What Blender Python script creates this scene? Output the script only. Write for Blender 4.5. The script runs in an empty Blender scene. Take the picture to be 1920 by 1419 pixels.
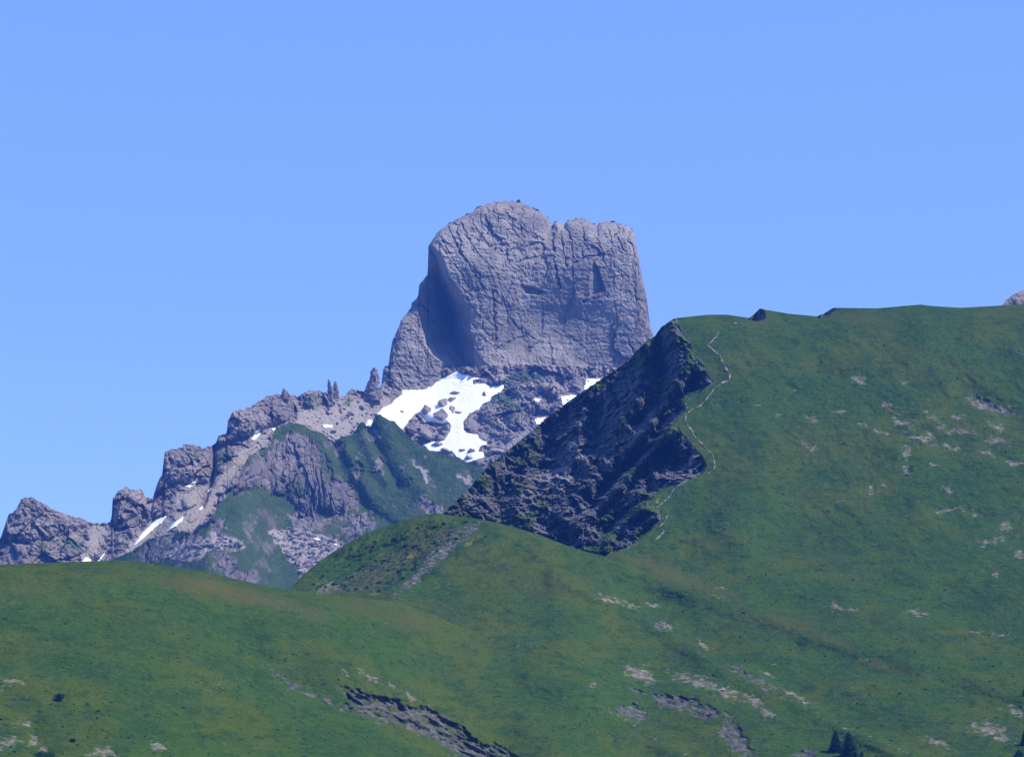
import bpy, math, random
import numpy as np
from mathutils import Vector

random.seed(7)
rng = np.random.default_rng(11)
SC = bpy.context.scene
COL = SC.collection

# ------------------------------------------------------------------ camera
HFOV = math.radians(20.0)
PITCH = math.radians(9.0)
cam_d = bpy.data.cameras.new("camera")
cam_d.sensor_fit = 'HORIZONTAL'
cam_d.angle = HFOV
cam_d.clip_start = 1.0
cam_d.clip_end = 60000.0
cam = bpy.data.objects.new("camera", cam_d)
COL.objects.link(cam)
cam.location = (0, 0, 0)
cam.rotation_euler = (math.pi / 2 + PITCH, 0, 0)
SC.camera = cam

# ------------------------------------------------------------------ sky and sun
SUN_EL = math.radians(52.0)
SUN_AZ = math.radians(74.0)        # measured from the direction behind the camera towards the right
sdir = Vector((math.cos(SUN_EL) * math.sin(SUN_AZ), -math.cos(SUN_EL) * math.cos(SUN_AZ), math.sin(SUN_EL)))
world = bpy.data.worlds.new("World")
SC.world = world
world.use_nodes = True
wn = world.node_tree.nodes
wl = world.node_tree.links
wn.clear()
w_out = wn.new("ShaderNodeOutputWorld")
w_bg = wn.new("ShaderNodeBackground")
w_sky = wn.new("ShaderNodeTexSky")
w_sky.sky_type = 'NISHITA'
w_sky.sun_disc = False
w_sky.sun_elevation = SUN_EL
w_sky.sun_rotation = math.atan2(sdir.x, sdir.y)
w_sky.altitude = 1600.0
w_sky.air_density = 1.0
w_sky.dust_density = 0.0
w_sky.ozone_density = 3.0
w_tint = wn.new("ShaderNodeMix")
w_tint.data_type = 'RGBA'
w_tint.blend_type = 'MULTIPLY'
w_tint.inputs[0].default_value = 1.0
w_tint.inputs[7].default_value = (1.06, 1.41, 2.40, 1)
w_gam = wn.new("ShaderNodeGamma")          # evens the sky out from horizon to zenith, all round
w_gam.inputs[1].default_value = 0.6
wl.new(w_sky.outputs[0], w_gam.inputs[0])
wl.new(w_gam.outputs[0], w_tint.inputs[6])
wl.new(w_tint.outputs[2], w_bg.inputs[0])
w_bg.inputs[1].default_value = 0.15
wl.new(w_bg.outputs[0], w_out.inputs[0])

sun_d = bpy.data.lights.new("sun", 'SUN')
sun_d.energy = 4.9
sun_d.angle = math.radians(0.53)
sun_d.color = (1.0, 0.95, 0.88)
sun = bpy.data.objects.new("sun", sun_d)
COL.objects.link(sun)
sun.rotation_euler = (-sdir).to_track_quat('-Z', 'Y').to_euler()
sun.location = (800, -800, 2000)

SC.view_settings.view_transform = 'Standard'
SC.view_settings.look = 'None'
SC.view_settings.exposure = 0.35
SC.view_settings.gamma = 1.0
SC.view_settings.use_curve_mapping = False
SC.render.engine = 'CYCLES'
SC.cycles.volume_bounces = 0
SC.cycles.max_bounces = 3
SC.cycles.diffuse_bounces = 2
SC.cycles.use_denoising = True
SC.cycles.use_adaptive_sampling = True
SC.cycles.adaptive_threshold = 0.02

# ------------------------------------------------------------------ numeric helpers
F = 960.0 / math.tan(HFOV / 2)
CP, SP = math.cos(PITCH), math.sin(PITCH)


def unproject(px, py, Y):
    """a point on the survey grid of the view, at distance Y along the valley -> world"""
    cx = (px - 960.0) / F
    cy = (709.5 - py) / F
    k = Y / (CP - cy * SP)
    return np.stack([cx * k, Y + 0 * cx, (SP + cy * CP) * k], axis=-1)


def smooth(a, b, x):
    t = np.clip((x - a) / (b - a), 0, 1)
    return t * t * (3 - 2 * t)


def hash3(ix, iy, iz, seed):
    h = (ix.astype(np.uint32) * np.uint32(374761393) + iy.astype(np.uint32) * np.uint32(668265263)
         + iz.astype(np.uint32) * np.uint32(2147483647) + np.uint32((seed * 1442695041) & 0xffffffff))
    h = (h ^ (h >> np.uint32(13))) * np.uint32(1274126177)
    h = (h ^ (h >> np.uint32(16))) * np.uint32(2246822519)
    return h ^ (h >> np.uint32(15))


def rnd(ix, iy, iz, seed):
    return hash3(ix, iy, iz, seed).astype(np.float32) / np.float32(4294967295.0)


def vnoise(x, y, z, seed=0):
    fx, fy, fz = np.floor(x), np.floor(y), np.floor(z)
    ix, iy, iz = fx.astype(np.int64), fy.astype(np.int64), fz.astype(np.int64)
    u, v, w = x - fx, y - fy, z - fz
    u2, v2, w2 = u * u * u * (u * (u * 6 - 15) + 10), v * v * v * (v * (v * 6 - 15) + 10), w * w * w * (w * (w * 6 - 15) + 10)
    out = 0
    for dx in (0, 1):
        for dy in (0, 1):
            for dz in (0, 1):
                h = hash3(ix + dx, iy + dy, iz + dz, seed)
                gx = (h & np.uint32(1023)).astype(np.float32) / 511.5 - 1
                gy = ((h >> np.uint32(10)) & np.uint32(1023)).astype(np.float32) / 511.5 - 1
                gz = ((h >> np.uint32(20)) & np.uint32(1023)).astype(np.float32) / 511.5 - 1
                wt = (u2 if dx else 1 - u2) * (v2 if dy else 1 - v2) * (w2 if dz else 1 - w2)
                out = out + wt * (gx * (u - dx) + gy * (v - dy) + gz * (w - dz))
    return out * 1.3


def fbm(x, y, z, octs=4, seed=0, gain=0.5):
    a, s, out = 1.0, 1.0, 0
    for o in range(octs):
        out = out + a * vnoise(x * s, y * s, z * s, seed + o * 17)
        a *= gain
        s *= 2.03
    return out


def ridged(x, y, z, octs=4, seed=0, gain=0.55):
    a, s, out, tot = 1.0, 1.0, 0, 0
    for o in range(octs):
        out = out + a * (1 - np.abs(vnoise(x * s, y * s, z * s, seed + o * 13)) * 2.2)
        tot += a
        a *= gain
        s *= 2.1
    return out / tot


def blocks(x, y, seed=0, tilt=0.8, jitter=0.9, joint=0.12):
    """broken rock: cells, each its own tilted plane; returns height and closeness to a joint"""
    ix, iy = np.floor(x).astype(np.int64), np.floor(y).astype(np.int64)
    z0 = np.zeros_like(ix)
    b1 = np.full(x.shape, 9.0)
    b2 = np.full(x.shape, 9.0)
    val = np.zeros(x.shape)
    for dx in (-1, 0, 1):
        for dy in (-1, 0, 1):
            cx, cy = ix + dx, iy + dy
            jx = cx + 0.5 + jitter * (rnd(cx, cy, z0, seed) - 0.5)
            jy = cy + 0.5 + jitter * (rnd(cx, cy, z0, seed + 1) - 0.5)
            d = np.hypot(x - jx, y - jy)
            hv = (rnd(cx, cy, z0, seed + 2) - 0.5) + tilt * ((rnd(cx, cy, z0, seed + 3) - 0.5) * (x - jx) + (rnd(cx, cy, z0, seed + 4) - 0.5) * (y - jy))
            near = d < b1
            b2 = np.where(near, b1, np.minimum(b2, d))
            val = np.where(near, hv, val)
            b1 = np.where(near, d, b1)
    return val, np.clip((b2 - b1) / joint, 0, 1)


def pdist(px, py, pts, closed=False):
    pts = list(pts) + ([pts[0]] if closed else [])
    out = np.full(np.shape(px), 1e9)
    for (ax, ay), (bx, by) in zip(pts[:-1], pts[1:]):
        vx, vy = bx - ax, by - ay
        t = np.clip(((px - ax) * vx + (py - ay) * vy) / (vx * vx + vy * vy + 1e-9), 0, 1)
        out = np.minimum(out, np.hypot(px - ax - t * vx, py - ay - t * vy))
    return out


def sdf(px, py, poly):
    """signed distance to a closed outline, positive inside"""
    ins = np.zeros(np.shape(px), bool)
    n = len(poly)
    for i in range(n):
        ax, ay = poly[i]
        bx, by = poly[(i + 1) % n]
        if ay != by:
            c = ((ay > py) != (by > py)) & (px < (bx - ax) * (py - ay) / (by - ay) + ax)
            ins ^= c
    d = pdist(px, py, poly, True)
    return np.where(ins, d, -d)


def line(pts):
    xs = [p[0] for p in pts]
    ys = [p[1] for p in pts]
    return lambda x: np.interp(x, xs, ys)


def sline(pts, w=30):
    """the same course with its corners rounded off"""
    f = line(pts)
    ks = np.linspace(-1, 1, 9)
    wt = np.exp(-(ks * 1.6) ** 2)
    wt /= wt.sum()
    return lambda x: sum(a * f(x + k * w) for a, k in zip(wt, ks))


def ragged(px, py, amp, size, seed):
    """the same place, nudged, so that outlines come out ragged"""
    a = fbm(px / size, py / size, px * 0, 3, seed)
    b = fbm(px / size, py / size, px * 0 + 7.3, 3, seed + 5)
    return px + amp * a, py + amp * b


# ------------------------------------------------------------------ mesh helpers
def mesh_from(name, verts, quads, mat=None, smooth_shade=False, attrs=None, parent=None):
    me = bpy.data.meshes.new(name)
    nv, nq = len(verts), len(quads)
    me.vertices.add(nv)
    me.vertices.foreach_set("co", np.ascontiguousarray(verts, dtype=np.float32).ravel())
    k = quads.shape[1]
    me.loops.add(nq * k)
    me.loops.foreach_set("vertex_index", np.ascontiguousarray(quads, dtype=np.int32).ravel())
    me.polygons.add(nq)
    me.polygons.foreach_set("loop_start", np.arange(0, nq * k, k, dtype=np.int32))
    me.polygons.foreach_set("use_smooth", np.full(nq, smooth_shade))
    if attrs:
        for an, av in attrs.items():
            at = me.attributes.new(an, 'FLOAT', 'POINT')
            at.data.foreach_set("value", np.ascontiguousarray(av, dtype=np.float32).ravel())
    me.update(calc_edges=True)
    me.validate()
    if mat:
        me.materials.append(mat)
    ob = bpy.data.objects.new(name, me)
    COL.objects.link(ob)
    if parent:
        ob.parent = parent
    return ob


def tag(o, label=None, cat=None, group=None, kind=None):
    if label:
        o["label"] = label
    if cat:
        o["category"] = cat
    if group:
        o["group"] = group
    if kind:
        o["kind"] = kind
    return o


def grid_quads(nr, nc):
    idx = np.arange(nr * nc).reshape(nr, nc)
    return np.stack([idx[:-1, :-1], idx[1:, :-1], idx[1:, 1:], idx[:-1, 1:]], axis=-1).reshape(-1, 4)


def sheet(name, xs, top, bottom, nrows, depth, mat, back=((12, -1), (60, -30), (220, -240)), attrs=None,
          smooth_shade=False, keep=None, gamma=1.0, skirt=((-70, -55), (-300, -240), (-700, -520))):
    """a mountainside: from the skyline down to its foot, with its far side behind the crest"""
    T, B = top(xs), bottom(xs)
    t = np.linspace(0, 1, nrows) ** gamma
    PX = np.broadcast_to(xs, (nrows, len(xs))).copy()
    PY = T[None, :] + (B - T)[None, :] * t[:, None]
    D = depth(PX, PY)
    V = unproject(PX, PY, D)
    rows = []
    for dy, dz in reversed(back):
        r = V[0].copy()
        r[:, 1] += dy
        r[:, 2] += dz
        rows.append(r)
    nb = len(rows)
    foot = []
    for dy, dz in skirt:                       # the slope runs on below, down to the valley
        r = V[-1].copy()
        r[:, 1] += dy
        r[:, 2] = np.maximum(r[:, 2] + dz, -40)
        foot.append(r)
    nf = len(foot)
    V = np.concatenate([np.array(rows), V] + ([np.array(foot)] if nf else []), axis=0)
    at = {}
    if attrs:
        for k, v in attrs(PX, PY).items():
            v = np.broadcast_to(v, PX.shape)
            at[k] = np.concatenate([np.repeat(v[:1], nb, 0), v, np.repeat(v[-1:], nf, 0)], axis=0)
    q = grid_quads(V.shape[0], V.shape[1])
    if keep is not None:
        kp = keep(PX, PY)
        kp = np.concatenate([np.repeat(kp[:1], nb, 0), kp, np.repeat(kp[-1:], nf, 0)], axis=0).ravel()
        q = q[kp[q].any(axis=1)]
    return mesh_from(name, V.reshape(-1, 3), q, mat, smooth_shade, at)


# ------------------------------------------------------------------ materials
def nodes_of(name):
    m = bpy.data.materials.new(name)
    m.use_nodes = True
    nt = m.node_tree
    b = nt.nodes["Principled BSDF"]
    b.inputs["Roughness"].default_value = 0.95
    b.inputs["Specular IOR Level"].default_value = 0.0
    return m, nt, b


class NT:
    def __init__(s, nt):
        s.nt = nt
        s.pos = nt.nodes.new("ShaderNodeNewGeometry").outputs["Position"]

    def mapped(s, scale, rot=(0, 0, 0)):
        mp = s.nt.nodes.new("ShaderNodeMapping")
        mp.inputs["Scale"].default_value = scale
        mp.inputs["Rotation"].default_value = rot
        s.nt.links.new(s.pos, mp.inputs[0])
        return mp.outputs[0]

    def noise(s, scale, detail=4, rough=0.6, vec=None, off=None):
        n = s.nt.nodes.new("ShaderNodeTexNoise")
        n.inputs["Scale"].default_value = scale
        n.inputs["Detail"].default_value = detail
        n.inputs["Roughness"].default_value = rough
        s.nt.links.new(vec if vec is not None else s.pos, n.inputs["Vector"])
        return n.outputs["Fac"]

    def voro(s, scale, vec=None, feature='F1'):
        n = s.nt.nodes.new("ShaderNodeTexVoronoi")
        n.feature = feature
        n.inputs["Scale"].default_value = scale
        s.nt.links.new(vec if vec is not None else s.pos, n.inputs["Vector"])
        return n.outputs["Distance"]

    def attr(s, name):
        n = s.nt.nodes.new("ShaderNodeAttribute")
        n.attribute_name = name
        return n.outputs["Fac"]

    def ramp(s, fac, a, b):
        n = s.nt.nodes.new("ShaderNodeMapRange")
        n.interpolation_type = 'SMOOTHSTEP'
        n.inputs[1].default_value = a
        n.inputs[2].default_value = b
        s.nt.links.new(fac, n.inputs[0])
        return n.outputs[0]

    def math(s, op, a, b):
        n = s.nt.nodes.new("ShaderNodeMath")
        n.operation = op
        for i, v in enumerate((a, b)):
            if isinstance(v, (int, float)):
                n.inputs[i].default_value = v
            else:
                s.nt.links.new(v, n.inputs[i])
        return n.outputs[0]

    def mix(s, fac, a, b):
        n = s.nt.nodes.new("ShaderNodeMix")
        n.data_type = 'RGBA'
        if isinstance(fac, (int, float)):
            n.inputs[0].default_value = fac
        else:
            s.nt.links.new(fac, n.inputs[0])
        for i, v in ((6, a), (7, b)):
            if isinstance(v, tuple):
                n.inputs[i].default_value = (*v, 1)
            else:
                s.nt.links.new(v, n.inputs[i])
        return n.outputs[2]

    def bump(s, height, strength, dist, normal=None):
        n = s.nt.nodes.new("ShaderNodeBump")
        n.inputs["Strength"].default_value = strength
        n.inputs["Distance"].default_value = dist
        s.nt.links.new(height, n.inputs["Height"])
        if normal is not None:
            s.nt.links.new(normal, n.inputs["Normal"])
        return n.outputs[0]


def masked(g, name, wob, amount=0.7, a=0.42, b=0.6):
    """a ground cover mask made ragged by noise"""
    v = g.math('ADD', g.attr(name), g.math('MULTIPLY', g.math('SUBTRACT', wob, 0.5), amount))
    return g.ramp(v, a, b)


def rock_material(name, c1, c2, c3, scree, grass1, grass2, scale=1.0, dark_lines=0.5, bump_d=3.0, tilt=(0, 0, 0), ysq=1.0):
    m, nt, b = nodes_of(name)
    g = NT(nt)
    if ysq != 1.0:
        g.pos = g.mapped((1.0, ysq, 1.0))
    big = g.noise(0.012 * scale, 5, 0.6)
    med = g.noise(0.06 * scale, 5, 0.65)
    fine = g.noise(0.3 * scale, 4, 0.7)
    streak = g.noise(1.0, 5, 0.65, g.mapped((0.10 * scale, 0.10 * scale, 0.018 * scale), tilt))
    col = g.mix(g.ramp(big, 0.40, 0.60), c1, c2)
    col = g.mix(g.ramp(streak, 0.42, 0.68), col, c3)
    col = g.mix(g.math('MULTIPLY', g.ramp(med, 0.55, 0.7), 0.45), col, tuple(0.55 * x for x in c1))
    col = g.mix(g.math('MULTIPLY', g.ramp(fine, 0.56, 0.75), 0.5), col, tuple(min(1, 1.35 * x) for x in c2))
    wash = g.noise(1.0, 4, 0.6, g.mapped((0.05 * scale, 0.05 * scale, 0.006 * scale)))      # water streaks, ochre stain
    col = g.mix(g.math('MULTIPLY', g.ramp(wash, 0.53, 0.66), 0.5), col, tuple(0.5 * x for x in c1))
    col = g.mix(g.math('MULTIPLY', g.ramp(g.noise(0.022 * scale, 4, 0.6), 0.56, 0.68), 0.35), col, (c2[0] * 1.15, c2[1] * 0.98, c2[2] * 0.72))
    sc = g.mix(g.ramp(fine, 0.35, 0.65), scree, tuple(0.72 * x for x in scree))
    col = g.mix(masked(g, "scree", med, 0.7), col, sc)
    gr = g.mix(g.ramp(med, 0.35, 0.65), grass1, grass2)
    wob = g.math('ADD', g.math('MULTIPLY', med, 0.6), g.math('MULTIPLY', fine, 0.4))
    col = g.mix(masked(g, "grass", wob, 1.7, 0.34, 0.68), col, gr)
    nt.links.new(col, b.inputs["Base Color"])
    h = g.math('ADD', g.math('MULTIPLY', med, 1.0), g.math('MULTIPLY', fine, 0.45))
    h = g.math('ADD', h, g.math('MULTIPLY', streak, 0.8))
    nt.links.new(g.bump(h, 0.9, bump_d), b.inputs["Normal"])
    return m


ROCK_TOWER = rock_material("limestone", (0.185, 0.166, 0.148), (0.325, 0.287, 0.245), (0.25, 0.222, 0.196), (0.34, 0.30, 0.255),
                           (0.05, 0.085, 0.05), (0.09, 0.11, 0.06), bump_d=2.2)
ROCK_RIDGE = rock_material("ridge_rock", (0.17, 0.148, 0.135), (0.30, 0.258, 0.225), (0.235, 0.203, 0.182), (0.34, 0.295, 0.25),
                           (0.030, 0.072, 0.026), (0.055, 0.095, 0.03), bump_d=4.0)
ROCK_SPUR = rock_material("spur_rock", (0.12, 0.108, 0.102), (0.21, 0.185, 0.17), (0.16, 0.142, 0.132), (0.34, 0.295, 0.255),
                          (0.032, 0.062, 0.020), (0.055, 0.082, 0.026), bump_d=3.5)
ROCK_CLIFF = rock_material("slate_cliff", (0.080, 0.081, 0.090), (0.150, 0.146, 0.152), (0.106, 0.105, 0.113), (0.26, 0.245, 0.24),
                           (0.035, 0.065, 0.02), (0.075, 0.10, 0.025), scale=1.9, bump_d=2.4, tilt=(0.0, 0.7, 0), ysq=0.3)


def meadow_material():
    m, nt, b = nodes_of("alpine_meadow")
    g = NT(nt)
    big = g.noise(0.010, 4, 0.6)
    med = g.noise(0.03, 5, 0.6, g.mapped((1.0, 0.55, 1.0), (0, 0, 0.5)))
    fine = g.noise(0.22, 4, 0.7)
    tiny = g.noise(0.9, 2, 0.6)
    col = g.mix(g.ramp(big, 0.42, 0.60), (0.037, 0.080, 0.011), (0.060, 0.085, 0.010))
    mott = g.noise(0.09, 4, 0.65, g.mapped((0.8, 0.5, 1.6), (0, 0.3, 0.4)))
    dots = g.noise(0.30, 3, 0.6, g.mapped((1.0, 0.55, 1.8)))
    col = g.mix(g.math('MULTIPLY', g.ramp(med, 0.47, 0.60), 0.6), col, (0.022, 0.058, 0.016))
    col = g.mix(g.math('MULTIPLY', g.ramp(mott, 0.49, 0.62), 0.65), col, (0.022, 0.052, 0.011))
    col = g.mix(g.math('MULTIPLY', g.ramp(fine, 0.50, 0.62), 0.6), col, (0.064, 0.090, 0.020))
    col = g.mix(g.math('MULTIPLY', g.ramp(dots, 0.60, 0.68), 0.85), col, (0.008, 0.024, 0.009))
    col = g.mix(g.math('MULTIPLY', g.ramp(tiny, 0.57, 0.66), 0.7), col, (0.010, 0.028, 0.010))
    terr = g.noise(1.0, 4, 0.6, g.mapped((0.022, 0.022, 0.42), (0.04, 0.06, 0)))       # cattle terraces along the slope
    col = g.mix(g.math('MULTIPLY', g.ramp(terr, 0.50, 0.66), 0.16), col, (0.062, 0.086, 0.018))
    col = g.mix(g.math('MULTIPLY', g.ramp(terr, 0.48, 0.34), 0.14), col, (0.020, 0.050, 0.012))
    # dry grass and yellow flowers
    wob = g.math('ADD', g.math('MULTIPLY', med, 0.5), g.math('MULTIPLY', fine, 0.5))
    dry = g.mix(g.ramp(fine, 0.4, 0.6), (0.100, 0.082, 0.022), (0.070, 0.078, 0.020))
    col = g.mix(g.math('MULTIPLY', masked(g, "dry", wob, 1.2, 0.25, 0.80), 0.80), col, dry)
    yel = g.mix(g.ramp(fine, 0.4, 0.6), (0.20, 0.17, 0.010), (0.11, 0.125, 0.02))
    col = g.mix(masked(g, "yellow", wob, 1.6, 0.45, 0.65), col, yel)
    # white flower specks
    sp = g.ramp(g.noise(0.75, 1, 0.5), 0.68, 0.74)
    fl = g.math('MULTIPLY', sp, masked(g, "flowers", med, 1.0, 0.3, 0.7))
    col = g.mix(g.math('MULTIPLY', fl, 0.6), col, (0.30, 0.33, 0.24))
    # bare ground
    rag0 = g.noise(0.25, 5, 0.75, g.mapped((0.6, 0.4, 1.4), (0.0, 0.35, 0.3)))
    slate = g.mix(g.ramp(fine, 0.35, 0.68), (0.060, 0.055, 0.058), (0.150, 0.135, 0.130))
    col = g.mix(masked(g, "slate", rag0, 3.4, 0.38, 0.78), col, slate)
    stone = g.mix(g.ramp(fine, 0.36, 0.66), (0.125, 0.104, 0.082), (0.29, 0.25, 0.205))
    rag = g.noise(0.35, 5, 0.75, g.mapped((0.5, 0.35, 1.6), (0.0, 0.35, 0.2)))
    col = g.mix(g.math('MULTIPLY', masked(g, "scree", rag, 3.0, 0.42, 0.85), 0.75), col, stone)
    shr = masked(g, "shrub", fine, 1.8, 0.5, 0.62)
    col = g.mix(shr, col, (0.014, 0.042, 0.018))
    nt.links.new(col, b.inputs["Base Color"])
    h = g.math('ADD', g.math('ADD', g.math('MULTIPLY', med, 2.0), g.math('MULTIPLY', terr, 0.2)), g.math('ADD', fine, g.math('MULTIPLY', tiny, 0.35)))
    nt.links.new(g.bump(h, 0.8, 2.2), b.inputs["Normal"])
    return m


MEADOW = meadow_material()


def snow_material():
    m, nt, b = nodes_of("old_snow")
    g = NT(nt)
    n = g.noise(0.05, 4, 0.6)
    col = g.mix(g.ramp(n, 0.3, 0.7), (0.90, 0.90, 0.91), (0.84, 0.835, 0.83))
    nt.links.new(col, b.inputs["Base Color"])
    b.inputs["Roughness"].default_value = 0.7
    nt.links.new(g.bump(g.noise(0.25, 3, 0.5), 0.3, 0.6), b.inputs["Normal"])
    return m


SNOW = snow_material()


def plain(name, c1, c2, scale, rough=0.9):
    m, nt, b = nodes_of(name)
    g = NT(nt)
    nt.links.new(g.mix(g.ramp(g.noise(scale, 3, 0.6), 0.35, 0.65), c1, c2), b.inputs["Base Color"])
    b.inputs["Roughness"].default_value = rough
    return m


PATH = plain("trodden_earth", (0.13, 0.112, 0.082), (0.29, 0.25, 0.20), 0.3)
NEEDLES = plain("fir_needles", (0.007, 0.020, 0.010), (0.014, 0.034, 0.013), 0.8)
BARK = plain("bark", (0.05, 0.038, 0.03), (0.09, 0.07, 0.055), 2.0)
SHRUB = plain("shrub_leaves", (0.014, 0.042, 0.016), (0.032, 0.072, 0.022), 0.5)
STONE = plain("loose_stone", (0.17, 0.155, 0.155), (0.29, 0.265, 0.25), 0.15)

# ------------------------------------------------------------------ far massif: the rocky ridge
A_TOP = [(-900, 1190), (-400, 1120), (-80, 1075), (0, 1010), (11, 979), (17, 962), (31, 953), (39, 936), (50, 933), (65, 933), (79, 943), (96, 953), (113, 959),
         (132, 967), (155, 972), (169, 980), (192, 983), (207, 977), (210, 962), (211, 934), (220, 920), (234, 912), (251, 919),
         (263, 919), (273, 932), (287, 934), (289, 922), (295, 905), (305, 888), (306, 866), (309, 847), (324, 842), (341, 839),
         (344, 832), (361, 833), (378, 839), (397, 836), (406, 829), (409, 817), (425, 811), (427, 789), (436, 772), (465, 764),
         (497, 745), (513, 739), (528, 738), (541, 737), (559, 744), (569, 736), (594, 732), (614, 737), (633, 739), (646, 743),
         (656, 731), (669, 730), (681, 737), (697, 735), (713, 726), (720, 715), (760, 700), (820, 690), (1000, 684), (1200, 690),
         (1330, 720)]
A_BASE = [(-900, 1190), (-400, 1115), (-80, 1060), (0, 1000), (60, 965), (130, 975), (190, 985), (240, 950), (290, 935), (330, 880), (400, 850), (440, 800),
          (500, 760), (600, 738), (720, 730), (820, 712), (1000, 700), (1330, 720)]
A_Y = [(-80, 4300), (150, 4400), (310, 4500), (430, 4600), (600, 4820), (720, 4960), (800, 5035), (900, 5010), (1060, 5000), (1330, 5060)]
aT, aB, aY = line(A_TOP), sline(A_BASE, 30), sline(A_Y, 40)

SNOW_MAIN = [(707, 776), (718, 764), (735, 756), (738, 750), (746, 745), (754, 739), (752, 731), (766, 731), (785, 728), (799, 724),
             (813, 718), (830, 709), (844, 702), (859, 696), (866, 701), (876, 702), (886, 705), (899, 709), (887, 715), (886, 720),
             (909, 719), (920, 725), (945, 721), (944, 728), (938, 736), (921, 745), (918, 752), (904, 759), (896, 769), (880, 777),
             (869, 790), (868, 805), (873, 812), (896, 815), (897, 821), (910, 828), (916, 835), (903, 836), (897, 843), (909, 850),
             (906, 859), (894, 863), (876, 868), (855, 857), (846, 846), (821, 848), (804, 846), (794, 834), (813, 826), (831, 825),
             (841, 811), (844, 798), (841, 793), (827, 795), (801, 791), (785, 773), (776, 779), (765, 791), (752, 808), (742, 800),
             (734, 790), (722, 788), (710, 782)]
SNOW_A = [
    ("snow_field", SNOW_MAIN, "large white snowfield on the slope below the rock tower", None),
    ("snow_patch", [(313, 966), (293, 973), (282, 984), (265, 1001), (247, 1027), (262, 1015), (276, 1003), (290, 991), (303, 981)],
     "long slanting snow streak on scree left of a shorter twin streak", 1),
    ("snow_patch", [(344, 968), (327, 979), (311, 998), (330, 987), (342, 976)],
     "shorter slanting snow streak on scree right of the long streak", 1),
    ("snow_patch", [(344, 913), (356, 906), (369, 902), (365, 910), (355, 915)], "small wedge of snow at the foot of a blocky rock knob", 1),
    ("snow_patch", [(151, 1056), (161, 1043), (170, 1049), (172, 1056)], "small snow patch at the grassy skyline, nearer the left edge", 1),
    ("snow_patch", [(178, 1055), (197, 1036), (192, 1045), (186, 1055)], "thin slanting snow patch just above the grassy skyline", 1),
    ("snow_patch", [(396, 913), (389, 922), (391, 924), (397, 917)], "tiny snow sliver in the gully right of the blocky knob", 1),
    ("snow_patch", [(379, 948), (373, 956), (375, 957), (381, 951)], "tiny snow sliver above the shorter slanting streak", 1),
    ("snow_patch", [(292, 953), (285, 960), (287, 962), (294, 957)], "tiny snow sliver at the upper end of the long streak", 1),
    ("snow_patch", [(470, 825), (478, 809), (488, 802), (488, 815), (477, 827)], "upright snow patch under the broken cliffs of the ridge", 1),
    ("snow_patch", [(604, 796), (613, 795), (624, 797), (622, 803), (607, 803)], "small snow patch alone on grey scree below the needles", 1),
    ("snow_patch", [(509, 803), (517, 802), (514, 808), (510, 809)], "tiny snow spot beside the top of the grassy spur", 1),
    ("snow_patch", [(683, 793), (693, 787), (699, 790), (695, 798), (686, 799)], "small snow patch behind the toothed crest of the grassy spur", 1),
    ("snow_patch", [(1050, 743), (1072, 741), (1096, 737), (1094, 729), (1097, 719), (1099, 711), (1124, 711), (1135, 716), (1110, 742),
                    (1080, 758), (1055, 764)], "snow patch meeting the dark ridge right of the snowfield", 1),
    ("snow_patch", [(998, 748), (1005, 746), (1014, 748), (1009, 755), (1002, 753)], "small oval snow patch among the rocks under the tower", 1),
    ("snow_patch", [(1000, 787), (1008, 783), (1022, 783), (1012, 796), (1006, 797)], "small snow patch touching the edge of the dark cliff", 1),
]


def snow_cover(px, py):
    out = np.full(px.shape, -99.0)
    for _, poly, _, _ in SNOW_A:
        x0, x1 = min(p[0] for p in poly) - 12, max(p[0] for p in poly) + 12
        y0, y1 = min(p[1] for p in poly) - 12, max(p[1] for p in poly) + 12
        m = (px > x0) & (px < x1) & (py > y0) & (py < y1)
        if m.any():
            out[m] = np.maximum(out[m], sdf(px[m], py[m], poly))
    return out


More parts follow.
